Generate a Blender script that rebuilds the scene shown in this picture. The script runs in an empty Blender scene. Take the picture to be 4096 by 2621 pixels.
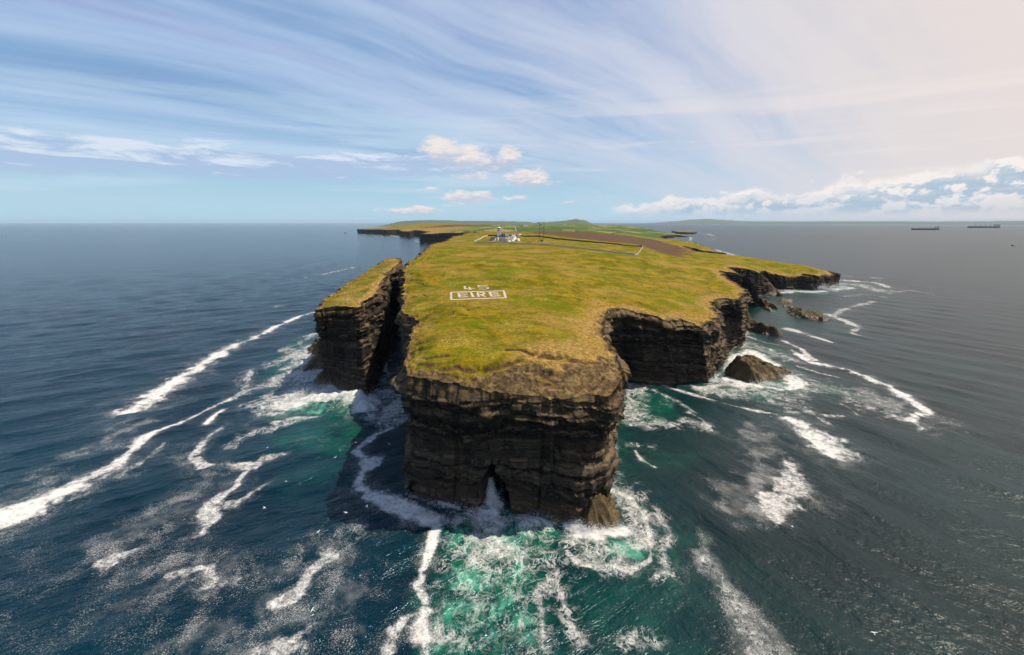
import bpy, bmesh, math, random
import numpy as np
from mathutils import Vector, Matrix, kdtree
from mathutils.geometry import delaunay_2d_cdt

scene = bpy.context.scene
COL = scene.collection
R = math.radians

# ------------------------------------------------------------------ camera
CAM_H, FPX = 92.0, 1720.0            # drone height; focal length in pixels of a 4096 px wide picture
PITCH = math.atan(105 / 430)
cam_d = bpy.data.cameras.new('camera')
cam_d.sensor_fit = 'HORIZONTAL'
cam_d.sensor_width = 36
cam_d.lens = FPX / 4096 * 36
cam_d.clip_start = 1.0
cam_d.clip_end = 400000
cam = bpy.data.objects.new('camera', cam_d)
COL.objects.link(cam)
cam.location = (0, 0, CAM_H)
cam.rotation_euler = (math.pi / 2 - PITCH, 0, 0)
scene.camera = cam

# ------------------------------------------------------------------ sun, exposure, render
SUN_AZ, SUN_EL = 80.0, 60.0          # clockwise from the view direction; height
sun_d = bpy.data.lights.new('sun', 'SUN')
sun_d.energy = 4.4
sun_d.angle = R(0.53)
sun_d.color = (1.0, 0.90, 0.74)
sun = bpy.data.objects.new('sun', sun_d)
COL.objects.link(sun)
sd = Vector((math.sin(R(SUN_AZ)) * math.cos(R(SUN_EL)), math.cos(R(SUN_AZ)) * math.cos(R(SUN_EL)), math.sin(R(SUN_EL))))
sun.rotation_euler = sd.to_track_quat('Z', 'Y').to_euler()
sun.location = sd * 500

vs = scene.view_settings
vs.view_transform = 'Standard'
vs.look = 'None'
vs.gamma = 1
vs.exposure = 0.46
scene.render.engine = 'CYCLES'
cy = scene.cycles
cy.use_denoising = True
cy.use_adaptive_sampling = True
cy.adaptive_threshold = 0.02
cy.max_bounces = 5
cy.diffuse_bounces = 2
cy.glossy_bounces = 2
cy.transmission_bounces = 3
cy.volume_bounces = 0
cy.sample_clamp_indirect = 4
cy.sample_clamp_direct = 12


# ------------------------------------------------------------------ node helper
class NT:
    def __init__(s, tree):
        s.t = tree
        tree.nodes.clear()

    def n(s, kind, ins=None, **props):
        nd = s.t.nodes.new(kind)
        for k, v in props.items():
            setattr(nd, k, v)
        for k, v in (ins or {}).items():
            s.put(nd.inputs[k], v)
        return nd

    def put(s, sock, v):
        if isinstance(v, bpy.types.NodeSocket):
            s.t.links.new(v, sock)
        elif isinstance(v, (tuple, list)) and sock.type == 'RGBA' and len(v) == 3:
            sock.default_value = (*v, 1)
        else:
            sock.default_value = v

    def m(s, op, a, b=0.0, c=0.0, clamp=False):
        nd = s.n('ShaderNodeMath', {0: a, 1: b, 2: c}, operation=op)
        nd.use_clamp = clamp
        return nd.outputs[0]

    def ss(s, x, lo, hi, a=0.0, b=1.0):                       # smoothstep
        nd = s.n('ShaderNodeMapRange', {0: x, 1: lo, 2: hi, 3: a, 4: b}, interpolation_type='SMOOTHSTEP')
        return nd.outputs[0]

    def lin(s, x, lo, hi, a=0.0, b=1.0):
        nd = s.n('ShaderNodeMapRange', {0: x, 1: lo, 2: hi, 3: a, 4: b})
        return nd.outputs[0]

    def mix(s, f, a, b, mode='MIX'):
        nd = s.n('ShaderNodeMix', data_type='RGBA', blend_type=mode)
        s.put(nd.inputs[0], f)
        s.put(nd.inputs[6], a)
        s.put(nd.inputs[7], b)
        return nd.outputs[2]

    def map(s, v, loc=(0, 0, 0), rot=(0, 0, 0), sc=(1, 1, 1)):
        return s.n('ShaderNodeMapping', {0: v, 1: loc, 2: rot, 3: sc}).outputs[0]

    def noise(s, v, scale, detail=4, rough=0.55, dist=0.0, dim='3D'):
        nd = s.n('ShaderNodeTexNoise', {'Scale': scale, 'Detail': detail, 'Roughness': rough, 'Distortion': dist}, noise_dimensions=dim)
        if v is not None:
            s.put(nd.inputs['Vector'], v)
        return nd.outputs['Fac']

    def attr(s, name):
        return s.n('ShaderNodeAttribute', attribute_name=name).outputs['Fac']

    def vadd(s, a, b):
        return s.n('ShaderNodeVectorMath', {0: a, 1: b}, operation='ADD').outputs[0]

    def xyz(s, x, y, z=0.0):
        return s.n('ShaderNodeCombineXYZ', {0: x, 1: y, 2: z}).outputs[0]


def px_ray(px, py):
    u, v = (px - 2048) / FPX, (py - 1310) / FPX
    c, s = math.cos(PITCH), math.sin(PITCH)
    return np.array([u, c - v * s, -s - v * c])


def at(px, py, z=0.0):
    d = px_ray(px, py)
    t = (z - CAM_H) / d[2]
    return np.array([d[0] * t, d[1] * t])


def azel(px, py):
    d = px_ray(px, py)
    return math.atan2(d[0], d[1]), math.atan2(d[2], math.hypot(d[0], d[1]))


# ------------------------------------------------------------------ sky
world = bpy.data.worlds.new("World")
scene.world = world
world.use_nodes = True
W = NT(world.node_tree)


def wn(v, scale, detail=4, rough=0.55, dist=0.0):
    return W.noise(v, scale, detail, rough, dist, '2D')


def build_sky():
    tc = W.n('ShaderNodeTexCoord').outputs['Generated']
    sky = W.n('ShaderNodeTexSky', sky_type='NISHITA', sun_disc=False, sun_elevation=R(SUN_EL), sun_rotation=R(SUN_AZ),
              altitude=50, air_density=1.0, dust_density=0.7, ozone_density=2.0)
    base = W.mix(1.0, sky.outputs[0], (0.62, 0.68, 0.78), 'MULTIPLY')
    sep = W.n('ShaderNodeSeparateXYZ', {0: tc})
    x, y, z = sep.outputs
    zc = W.m('MAXIMUM', z, 0.0)
    az = W.m('ARCTAN2', x, y)
    el = W.m('ARCSINE', z)
    S = 10.0 / 1.27                             # clouds in picture units: Background strength 0.1

    def c(r, g, b):                             # from 0-255 display values
        return tuple((((v / 255 + .055) / 1.055) ** 2.4) * S for v in (r, g, b))
    # blue of the open sky, paler towards the sea
    base = W.mix(0.55, base, W.mix(W.ss(el, 0.04, 0.35), c(158, 200, 226), c(126, 167, 212)))
    hz = W.ss(el, 0.0, 0.14, 1.0, 0.0)
    base = W.mix(W.m('MULTIPLY', hz, 0.9), base, c(176, 210, 228))
    # cirrus in long parallel bands that run to the right-hand horizon
    inv = W.m('DIVIDE', 1.0, W.m('ADD', zc, 0.10))
    pv = W.xyz(W.m('MULTIPLY', x, inv), W.m('MULTIPLY', y, inv))
    pr = W.map(pv, rot=(0, 0, R(46)))
    wv = wn(pv, 0.55, 2)
    prw = W.vadd(pr, W.xyz(W.m('MULTIPLY', W.m('SUBTRACT', wv, 0.5), 0.42), 0.0))
    st1 = wn(W.map(prw, sc=(1.0, 0.10, 1), loc=(1.3, 0.6, 0)), 1.35, 4, 0.62)
    st2 = wn(W.map(prw, sc=(1.0, 0.13, 1), loc=(4, 2, 0)), 4.2, 4, 0.62)
    st3 = wn(W.map(prw, sc=(1.0, 0.35, 1), loc=(9, 1, 0)), 9.0, 4, 0.68)
    s = W.m('ADD', W.m('MULTIPLY', st1, 0.66), W.m('ADD', W.m('MULTIPLY', st2, 0.24), W.m('MULTIPLY', st3, 0.10)))
    ci = W.ss(s, 0.30, 0.68)
    ci = W.m('MULTIPLY', ci, W.ss(el, 0.05, 0.18))
    cicol = W.mix(W.ss(az, -0.6, 0.5), c(184, 205, 234), c(214, 216, 228))
    # thin lavender-grey sheets between the bands, high up
    gr = W.ss(wn(W.map(prw, sc=(1.0, 0.12, 1), loc=(2, 7, 0)), 1.9, 4, 0.62), 0.42, 0.66)
    base = W.mix(W.m('MULTIPLY', W.m('MULTIPLY', gr, W.ss(el, 0.14, 0.40)), 0.80), base, c(148, 160, 203))
    base = W.mix(W.m('MULTIPLY', ci, 0.70), base, cicol)
    # high veil that thickens to warm white towards the sun
    sdot = W.n('ShaderNodeVectorMath', {0: tc, 1: (math.sin(R(68)) * 0.9, math.cos(R(68)) * 0.9, 0.42)}, operation='DOT_PRODUCT').outputs['Value']
    veil = W.ss(W.m('ADD', sdot, W.m('MULTIPLY', W.m('SUBTRACT', s, 0.5), 0.55)), 0.36, 0.86)
    vcol = W.mix(W.ss(sdot, 0.60, 0.95), c(202, 208, 224), c(227, 216, 211))
    base = W.mix(W.m('MULTIPLY', veil, 0.95), base, vcol)
    # long pale bands low on the right
    lb = wn(W.xyz(W.m('MULTIPLY', az, 1.6), W.m('MULTIPLY', el, 26.0)), 1.0, 4, 0.55)
    lbm = W.m('MULTIPLY', W.ss(lb, 0.46, 0.66), W.m('MULTIPLY', W.ss(el, 0.015, 0.06), W.ss(el, 0.30, 0.16)))
    base = W.mix(W.m('MULTIPLY', lbm, 0.55), base, W.mix(W.ss(az, -0.3, 0.5), c(190, 214, 232), c(236, 226, 222)))

    # broken grey-lavender stratocumulus low on the left
    ae = W.xyz(az, W.m('MULTIPLY', el, 2.6))
    n1 = wn(W.map(ae, sc=(1, 2.4, 1)), 8.0, 6, 0.66, 0.3)
    ctr = W.lin(az, -0.90, 0.0, 0.100, 0.122)
    bandd = W.m('ABSOLUTE', W.m('SUBTRACT', el, ctr))
    bm = W.m('SUBTRACT', 1.0, W.m('DIVIDE', bandd, W.lin(az, -0.95, 0.05, 0.044, 0.026)))
    bd = W.m('ADD', W.m('MULTIPLY', bm, 0.62), W.m('SUBTRACT', n1, 0.60))
    bmask = W.m('MULTIPLY', W.ss(bd, 0.0, 0.24), W.ss(az, 0.12, -0.15))
    top = W.ss(W.m('ADD', W.m('SUBTRACT', el, ctr), W.m('MULTIPLY', W.m('SUBTRACT', n1, 0.5), 0.20)), -0.004, 0.040)
    bcol = W.mix(top, c(168, 190, 220), c(216, 225, 238))
    base = W.mix(W.m('MULTIPLY', bmask, 0.85), base, bcol)

    # fair-weather cumulus over the land: cells given by direction
    wx = wn(ae, 16.0, 4, 0.6)
    wy = wn(W.map(ae, loc=(5, 3, 0)), 16.0, 4, 0.6)
    ox = W.m('MULTIPLY', W.m('SUBTRACT', wx, 0.5), 0.040)
    oy = W.m('MULTIPLY', W.m('SUBTRACT', wy, 0.5), 0.022)
    azw, elw = W.m('ADD', az, ox), W.m('ADD', el, oy)
    dens, base_h = None, None
    for (px, py, rx, ry, wgt) in ((1032, 350, 44, 32, 1), (1088, 368, 66, 30, 1), (1150, 384, 70, 20, .8), (1198, 366, 34, 24, .8), (1240, 418, 52, 24, 1),
                                  (1290, 428, 36, 10, .55), (1100, 462, 58, 15, 1), (1110, 415, 50, 12, .6), (1008, 446, 28, 6, .7),
                                  (1210, 466, 34, 7, .65), (965, 495, 74, 9, .95), (1340, 475, 30, 4, .6), (1062, 480, 28, 6, .6)):
        a0, e0 = azel(px * 1.7017, py * 1.7017)
        a1, _ = azel((px + rx) * 1.7017, py * 1.7017)
        _, e1 = azel(px * 1.7017, (py - ry) * 1.7017)
        dx = W.m('MULTIPLY', W.m('SUBTRACT', azw, a0), 1 / (a1 - a0) / 1.15)
        dy = W.m('MULTIPLY', W.m('SUBTRACT', elw, e0), 1 / (e1 - e0) / 1.12)
        r2 = W.m('MULTIPLY_ADD', dx, dx, W.m('MULTIPLY', dy, dy))
        v = W.m('MULTIPLY', W.m('SUBTRACT', 1.3, r2), wgt)
        dens = v if dens is None else W.m('SMOOTH_MAX', dens, v, 0.2)
        h = W.m('MULTIPLY', dy, W.m('GREATER_THAN', v, 0.0))
        base_h = h if base_h is None else W.m('ADD', base_h, h)
    fine = wn(ae, 40.0, 5, 0.62)
    dens = W.m('ADD', dens, W.m('MULTIPLY', W.m('SUBTRACT', fine, 0.5), 1.3))
    cm = W.ss(dens, 0.20, 1.15)
    lit = W.ss(W.m('ADD', base_h, W.m('MULTIPLY', W.m('SUBTRACT', fine, 0.5), 2.2)), -0.8, 0.7)
    ccol = W.mix(lit, c(190, 196, 212), c(238, 226, 222))
    base = W.mix(W.m('MULTIPLY', cm, 0.90), base, ccol)

    # cumulus bank along the right-hand horizon
    ak = W.xyz(az, W.m('MULTIPLY', el, 1.7))
    n2 = wn(ak, 17.0, 5, 0.58)
    n3 = wn(W.map(ak, loc=(-0.008, 0.017, 0)), 17.0, 5, 0.58)
    big = wn(ak, 6.5, 2)
    hgt = W.lin(az, 0.22, 0.88, 0.040, 0.100)
    d = W.m('ADD', W.m('SUBTRACT', hgt, el), W.m('ADD', W.m('MULTIPLY', W.m('SUBTRACT', n2, 0.5), 0.055), W.m('MULTIPLY', W.m('SUBTRACT', big, 0.5), 0.06)))
    km = W.m('MULTIPLY', W.ss(d, 0.0, 0.010), W.m('MULTIPLY', W.ss(W.m('ADD', az, W.m('MULTIPLY', n2, 0.1)), 0.23, 0.32), W.ss(el, 0.006, 0.028)))
    gaps = W.ss(W.m('ADD', wn(W.map(ak, sc=(1, 3.0, 1)), 11.0, 4, 0.6), W.m('MULTIPLY', el, 2.0)), 0.40, 0.60)
    km = W.m('MULTIPLY', km, W.m('ADD', 0.58, W.m('MULTIPLY', gaps, 0.42)))
    shade = W.ss(W.m('SUBTRACT', n2, n3), -0.05, 0.09)
    shade = W.m('MULTIPLY', shade, W.ss(el, 0.008, 0.055, 0.40, 1.0))
    rim = W.ss(d, 0.034, 0.006)
    kcol = W.mix(W.m('MAXIMUM', shade, W.m('MULTIPLY', rim, 0.9)), c(164, 188, 208), c(242, 235, 231))
    base = W.mix(W.m('MULTIPLY', km, 0.90), base, kcol)
    # sky overhead, out of view, deepened to cut ambient light and sea reflections
    base = W.mix(W.m('MULTIPLY', W.ss(el, 0.62, 1.15), 0.9), base, c(74, 106, 164))
    bg = W.n('ShaderNodeBackground', {'Color': base, 'Strength': 0.1})
    W.n('ShaderNodeOutputWorld', {0: bg.outputs[0]})


build_sky()


# ------------------------------------------------------------------ numpy noise
_rng = np.random.default_rng(7)
_perm = _rng.permutation(65536).astype(np.int64)


def h3(i, j, k, seed=0):
    a = _perm[(i + seed * 131) & 65535]
    b = _perm[(a + j * 7919) & 65535]
    return _perm[(b + k * 104729) & 65535] / 65535.0


def vnoise(x, y, z=None, seed=0):
    x = np.asarray(x, float); y = np.asarray(y, float)
    z = np.zeros_like(x) if z is None else np.asarray(z, float)
    xi, yi, zi = np.floor(x).astype(np.int64), np.floor(y).astype(np.int64), np.floor(z).astype(np.int64)
    f = lambda t: t * t * t * (t * (t * 6 - 15) + 10)
    u, v, w = f(x - xi), f(y - yi), f(z - zi)
    r = 0
    for a in (0, 1):
        for b in (0, 1):
            for c in (0, 1):
                wt = (u if a else 1 - u) * (v if b else 1 - v) * (w if c else 1 - w)
                r = r + wt * h3(xi + a, yi + b, zi + c, seed)
    return r


def fbm(x, y, z=None, oct=4, seed=0, gain=0.5):
    s, a, t = 0, 1.0, 0
    x = np.asarray(x, float); y = np.asarray(y, float)
    zz = np.zeros_like(x) if z is None else np.asarray(z, float)
    for o in range(oct):
        f = 2.03 ** o
        s = s + a * (vnoise(x * f + 11.3 * o, y * f - 7.7 * o, zz * f, seed + o) - 0.5)
        t += a
        a *= gain
    return 2 * s / t                                          # about -1..1


def sstep(x, a, b):
    t = np.clip((x - a) / (b - a), 0, 1)
    return t * t * (3 - 2 * t)


# ------------------------------------------------------------------ object helpers
def tag(o, label=None, cat=None, group=None, kind=None):
    for k, v in (('label', label), ('category', cat), ('group', group), ('kind', kind)):
        if v:
            o[k] = v
    return o


def link(name, me, mat=None, parent=None, smooth=False):
    o = bpy.data.objects.new(name, me)
    COL.objects.link(o)
    if mat:
        me.materials.append(mat)
    if parent:
        o.parent = parent
    if smooth:
        me.polygons.foreach_set('use_smooth', np.ones(len(me.polygons), bool))
    return o


def np_mesh(name, verts, faces, attrs=None):
    me = bpy.data.meshes.new(name)
    verts = np.ascontiguousarray(verts, np.float32)
    faces = np.ascontiguousarray(faces, np.int32)
    nf, k = faces.shape
    me.vertices.add(len(verts))
    me.vertices.foreach_set('co', verts.ravel())
    me.loops.add(nf * k)
    me.loops.foreach_set('vertex_index', faces.ravel())
    me.polygons.add(nf)
    me.polygons.foreach_set('loop_start', np.arange(0, nf * k, k, dtype=np.int32))
    me.polygons.foreach_set('loop_total', np.full(nf, k, np.int32))
    for an, av in (attrs or {}).items():
        a = me.attributes.new(an, 'FLOAT', 'POINT')
        a.data.foreach_set('value', np.ascontiguousarray(av, np.float32))
    me.update(calc_edges=True)
    me.validate()
    return me


def empty(name, loc, rz=0.0):
    o = bpy.data.objects.new(name, None)
    o.empty_display_size = 1
    o.location = loc
    o.rotation_euler = (0, 0, rz)
    COL.objects.link(o)
    return o


class MB:
    """collects shapes and links them as one mesh object"""
    def __init__(s):
        s.bm = bmesh.new()

    def box(s, c, d, rz=0.0, taper=1.0):
        x, y, z = d[0] / 2, d[1] / 2, d[2] / 2
        M = Matrix.Translation(c) @ Matrix.Rotation(rz, 4, 'Z')
        vs_ = [s.bm.verts.new(M @ Vector((sx * x * (taper if sz > 0 else 1), sy * y * (taper if sz > 0 else 1), sz * z)))
               for sz in (-1, 1) for sy in (-1, 1) for sx in (-1, 1)]
        for f in ((0, 2, 3, 1), (4, 5, 7, 6), (0, 1, 5, 4), (2, 6, 7, 3), (0, 4, 6, 2), (1, 3, 7, 5)):
            s.bm.faces.new([vs_[i] for i in f])
        return s

    def poly(s, pts, faces):
        v = [s.bm.verts.new(p) for p in pts]
        for f in faces:
            s.bm.faces.new([v[i] for i in f])
        return s

    def tube(s, p0, p1, r0, r1=None, n=8, cap=True):
        r1 = r0 if r1 is None else r1
        p0, p1 = Vector(p0), Vector(p1)
        q = (p1 - p0).to_track_quat('Z', 'Y')
        rings = []
        for p, r in ((p0, r0), (p1, r1)):
            rings.append([s.bm.verts.new(p + q @ Vector((r * math.cos(2 * math.pi * i / n), r * math.sin(2 * math.pi * i / n), 0))) for i in range(n)])
        for i in range(n):
            j = (i + 1) % n
            s.bm.faces.new((rings[0][i], rings[0][j], rings[1][j], rings[1][i]))
        if cap:
            s.bm.faces.new(list(reversed(rings[0])))
            s.bm.faces.new(rings[1])
        return s

    def lathe(s, prof, n=24, c=(0, 0, 0)):
        rings = []
        for (r, z) in prof:
            if r < 1e-6:
                rings.append([s.bm.verts.new((c[0], c[1], c[2] + z))])
            else:
                rings.append([s.bm.verts.new((c[0] + r * math.cos(2 * math.pi * i / n), c[1] + r * math.sin(2 * math.pi * i / n), c[2] + z)) for i in range(n)])
        for a, b in zip(rings, rings[1:]):
            for i in range(n):
                j = (i + 1) % n
                q = [a[i % len(a)], a[j % len(a)], b[j % len(b)], b[i % len(b)]]
                u = []
                for v in q:
                    if v not in u:
                        u.append(v)
                if len(u) > 2:
                    s.bm.faces.new(u)
        return s

    def build(s, name, mat, parent=None, smooth=False, loc=None):
        me = bpy.data.meshes.new(name)
        bmesh.ops.recalc_face_normals(s.bm, faces=s.bm.faces)
        s.bm.to_mesh(me)
        s.bm.free()
        o = link(name, me, mat, parent, smooth)
        if loc is not None:
            o.location = loc
        return o


def copy_tree(o, parent=None):
    c = o.copy()
    COL.objects.link(c)
    if parent:
        c.parent = parent
    for ch in list(o.children):
        copy_tree(ch, c)
    return c


# ------------------------------------------------------------------ materials
def new_mat(name):
    m = bpy.data.materials.new(name)
    m.use_nodes = True
    return m, NT(m.node_tree)


def finish(T, bsdf):
    T.n('ShaderNodeOutputMaterial', {0: bsdf})


def plain(name, col, rough=0.7, var=0.12, scale=0.6, metal=0.0, bump=0.0):
    m, T = new_mat(name)
    co = T.n('ShaderNodeTexCoord').outputs['Object']
    n = T.noise(co, scale, 5, 0.6)
    c = T.mix(n, tuple(v * (1 - var * 1.6) for v in col), tuple(min(1, v * (1 + var)) for v in col))
    b = T.n('ShaderNodeBsdfPrincipled', {'Base Color': c, 'Roughness': rough, 'Metallic': metal})
    if bump:
        bp = T.n('ShaderNodeBump', {'Strength': bump, 'Distance': 0.1, 'Height': T.noise(co, scale * 6, 4)})
        T.put(b.inputs['Normal'], bp.outputs[0])
    finish(T, b.outputs[0])
    return m


def rock_material(name='cliff_rock', lichen=1.0, warm=0.0, beds_from_mesh=True):
    m, T = new_mat(name)
    co = T.n('ShaderNodeTexCoord').outputs['Object']
    sep = T.n('ShaderNodeSeparateXYZ', {0: co})
    z = sep.outputs[2]
    fold = T.noise(T.map(co, sc=(1, 1, 0.4)), 0.018, 3)
    bedz = T.m('ADD', z, T.m('MULTIPLY', fold, 16.0))
    beds = T.m('MULTIPLY_ADD', T.attr('bed'), 0.46, T.m('MULTIPLY', T.noise(T.map(co, sc=(1, 1, 0.6)), 0.10, 5, 0.66), 0.62)) if beds_from_mesh else T.noise(T.xyz(0.0, 0.0, bedz), 0.55, 4, 0.7)
    blk = T.attr('blk') if beds_from_mesh else T.noise(co, 0.3, 3)
    thin = T.noise(T.xyz(T.m('MULTIPLY', sep.outputs[0], 0.03), T.m('MULTIPLY', sep.outputs[1], 0.03), bedz), 2.4, 3, 0.6)
    stain = T.noise(T.map(co, sc=(1, 1, 0.12)), 0.55, 5, 0.65)
    blot = T.noise(co, 0.10, 5, 0.6)
    fine = T.noise(co, 1.7, 6, 0.7)
    col = T.mix(T.ss(beds, 0.30, 0.78), (0.0060, 0.0046, 0.0033), (0.058, 0.041, 0.026))
    bt = T.lin(blk, 0.0, 1.0, 0.55, 1.5)
    col = T.mix(1.0, col, T.n('ShaderNodeCombineColor', {0: bt, 1: bt, 2: bt}).outputs[0], 'MULTIPLY')
    col = T.mix(T.m('MULTIPLY', T.m('MULTIPLY', T.ss(stain, 0.54, 0.72), T.ss(beds, 0.35, 0.6)), 0.6), col, (0.150, 0.115, 0.080))
    col = T.mix(T.m('MULTIPLY', T.ss(blot, 0.48, 0.66), 0.5), col, (0.058, 0.034, 0.021))
    col = T.mix(T.m('MULTIPLY', T.ss(thin, 0.56, 0.42), 0.65), col, (0.006, 0.005, 0.0045))
    col = T.mix(T.m('MULTIPLY', T.ss(fine, 0.50, 0.72), 0.40), col, (0.15, 0.108, 0.066))
    # orange lichen and yellowish thrift on the upper beds
    up = T.attr('up')
    li = T.m('MULTIPLY', T.ss(T.m('ADD', T.noise(co, 0.38, 6, 0.68), T.m('MULTIPLY', up, 0.30)), 0.68, 0.86), T.ss(up, 0.05, 0.95))
    col = T.mix(T.m('MULTIPLY', li, 0.6 * lichen), col, (0.17, 0.105, 0.032))
    # dark wet band with algae at the waterline
    wet = T.ss(T.m('ADD', z, T.m('MULTIPLY', T.noise(co, 0.15, 4), 9.0)), 16.0, 6.0)
    wcol = T.mix(T.ss(T.noise(co, 0.3, 4), 0.5, 0.7), (0.060, 0.034, 0.020), (0.060, 0.050, 0.018))
    col = T.mix(T.m('MULTIPLY', wet, 0.55), col, wcol)
    # guano-white ledge marks
    gu = T.m('MULTIPLY', T.ss(T.noise(T.map(co, sc=(1, 1, 2.5)), 0.9, 4, 0.7), 0.70, 0.76), T.ss(z, 4.0, 14.0))
    col = T.mix(T.m('MULTIPLY', gu, 0.25), col, (0.35, 0.33, 0.29))
    geo = T.n('ShaderNodeNewGeometry')
    nz = T.n('ShaderNodeSeparateXYZ', {0: geo.outputs['Normal']}).outputs[2]
    ledge = T.m('MULTIPLY', T.ss(nz, 0.45, 0.85), T.ss(T.noise(co, 0.5, 5), 0.40, 0.6))
    col = T.mix(T.m('MULTIPLY', ledge, 0.75), col, (0.165, 0.112, 0.055))
    gl = T.m('MULTIPLY', T.m('MULTIPLY', T.ss(nz, 0.5, 0.8), T.ss(T.noise(co, 0.16, 5, 0.7), 0.60, 0.68)), T.ss(up, -0.4, 0.2))
    col = T.mix(T.m('MULTIPLY', gl, 0.8), col, (0.085, 0.10, 0.016))
    if warm:
        col = T.mix(T.m('MULTIPLY', T.ss(T.noise(co, 0.45, 6, 0.7), 0.30, 0.62, 0.45, 1.0), warm), col, T.mix(T.noise(co, 0.8, 5, 0.7), (0.060, 0.046, 0.016), (0.20, 0.135, 0.045)))
    h = T.m('ADD', T.m('MULTIPLY', T.noise(T.map(co, sc=(1, 1, 2.6)), 0.7, 6, 0.66), 0.9),
            T.m('ADD', T.m('MULTIPLY', thin, 0.5), T.m('MULTIPLY', T.noise(T.map(co, sc=(1, 1, 0.25)), 1.5, 4, 0.6), 0.22)))
    bp = T.n('ShaderNodeBump', {'Strength': 0.9, 'Distance': 0.55, 'Height': h})
    b = T.n('ShaderNodeBsdfPrincipled', {'Base Color': col, 'Roughness': T.ss(z, 1.5, 6.0, 0.45, 0.88), 'Normal': bp.outputs[0]})
    T.put(b.inputs['Specular IOR Level'], 0.3)
    finish(T, b.outputs[0])
    return m


def turf_material(name='turf', pink=0.0):
    m, T = new_mat(name)
    co = T.n('ShaderNodeTexCoord').outputs['Object']
    big = T.noise(T.map(co, sc=(1, 1, 0)), 0.016, 4, 0.6)
    med = T.noise(T.map(co, sc=(1, 1, 0)), 0.070, 5, 0.65, 0.4)
    med2 = T.noise(T.map(co, sc=(1, 1, 0), loc=(31, 12, 0)), 0.11, 5, 0.65, 0.5)
    tus = T.noise(co, 0.75, 5, 0.75)
    spk = T.noise(co, 1.9, 3, 0.7)
    col = T.mix(T.ss(med, 0.36, 0.64), (0.088, 0.084, 0.0035), (0.215, 0.152, 0.0090))
    col = T.mix(T.m('MULTIPLY', T.ss(med2, 0.52, 0.68), 0.85), col, (0.044, 0.060, 0.0030))
    col = T.mix(T.m('MULTIPLY', T.ss(big, 0.46, 0.62), 0.75), col, (0.235, 0.152, 0.034))
    # dead straw tussocks
    stw = T.m('MULTIPLY', T.ss(T.noise(T.map(co, sc=(1, 1, 0), loc=(7, 3, 0)), 0.045, 4, 0.6), 0.47, 0.64), T.ss(spk, 0.47, 0.66))
    gpt = T.m('MULTIPLY', T.ss(T.noise(T.map(co, sc=(1, 1, 0), loc=(17, 23, 0)), 0.024, 4, 0.6, 0.3), 0.50, 0.62), 0.85)
    col = T.mix(gpt, col, (0.100, 0.116, 0.0030))
    col = T.mix(T.m('MULTIPLY', stw, 0.85), col, (0.42, 0.285, 0.075))
    # darker damp rush patches
    dk = T.m('MULTIPLY', T.ss(T.noise(T.map(co, sc=(1, 2.2, 0), loc=(5, 9, 0)), 0.038, 5, 0.7), 0.60, 0.70), 0.75)
    col = T.mix(dk, col, (0.055, 0.055, 0.018))
    tan = T.attr('tan')
    tn = T.ss(T.m('ADD', tan, T.m('MULTIPLY', T.m('SUBTRACT', T.noise(co, 0.17, 5, 0.65), 0.5), 1.0)), 0.25, 0.85)
    col = T.mix(T.m('MULTIPLY', tn, 0.85), col, T.mix(T.ss(tus, 0.4, 0.62), (0.205, 0.126, 0.036), (0.315, 0.198, 0.064)))
    moor = T.attr('moor')
    mm = T.ss(T.m('ADD', moor, T.m('MULTIPLY', T.m('SUBTRACT', T.noise(co, 0.03, 5, 0.7), 0.5), 0.9)), 0.42, 0.58)
    mcol = T.mix(T.ss(tus, 0.40, 0.62), (0.062, 0.034, 0.024), (0.125, 0.074, 0.048))
    col = T.mix(T.m('MULTIPLY', mm, 0.93), col, mcol)
    # hedged fields far inland
    fld = T.attr('field')
    fco = T.n('ShaderNodeTexVoronoi', {'Vector': T.map(co, rot=(0, 0, R(12)), sc=(1, 0.42, 0)), 'Scale': 0.0075}, feature='F1', distance='MANHATTAN')
    frnd = T.n('ShaderNodeSeparateXYZ', {0: fco.outputs['Color']}).outputs[0]
    fcol = T.mix(T.ss(frnd, 0.25, 0.75), (0.060, 0.105, 0.018), (0.15, 0.150, 0.040))
    fcol = T.mix(T.m('MULTIPLY', T.ss(frnd, 0.80, 0.86), 0.8), fcol, (0.25, 0.20, 0.075))
    fe = T.n('ShaderNodeTexVoronoi', {'Vector': T.map(co, rot=(0, 0, R(12)), sc=(1, 0.42, 0)), 'Scale': 0.0075}, feature='DISTANCE_TO_EDGE')
    fcol = T.mix(T.ss(fe.outputs['Distance'], 0.035, 0.012), fcol, (0.040, 0.055, 0.02))
    col = T.mix(fld, col, fcol)
    # trodden paths, bare soil, pale bleached grass along them
    pth = T.attr('path')
    pm = T.ss(T.m('ADD', pth, T.m('MULTIPLY', T.m('SUBTRACT', T.noise(co, 0.5, 4), 0.5), 0.5)), 0.40, 0.75)
    col = T.mix(T.m('MULTIPLY', pm, 0.85), col, (0.215, 0.128, 0.006))
    soil = T.attr('soil')
    sm = T.ss(T.m('ADD', soil, T.m('MULTIPLY', T.m('SUBTRACT', tus, 0.5), 0.5)), 0.45, 0.62)
    col = T.mix(T.m('MULTIPLY', sm, 0.9), col, (0.085, 0.050, 0.026))
    # bare rock along the rim
    rk = T.attr('rock')
    rm = T.ss(T.m('ADD', rk, T.m('ADD', T.m('MULTIPLY', T.m('SUBTRACT', T.noise(co, 0.22, 6, 0.7), 0.5), 1.1), T.m('MULTIPLY', T.m('SUBTRACT', spk, 0.5), 0.35))), 0.45, 0.62)
    rc = T.mix(T.ss(T.noise(co, 0.30, 5, 0.7), 0.40, 0.62), (0.085, 0.058, 0.030), (0.190, 0.125, 0.058))
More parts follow.
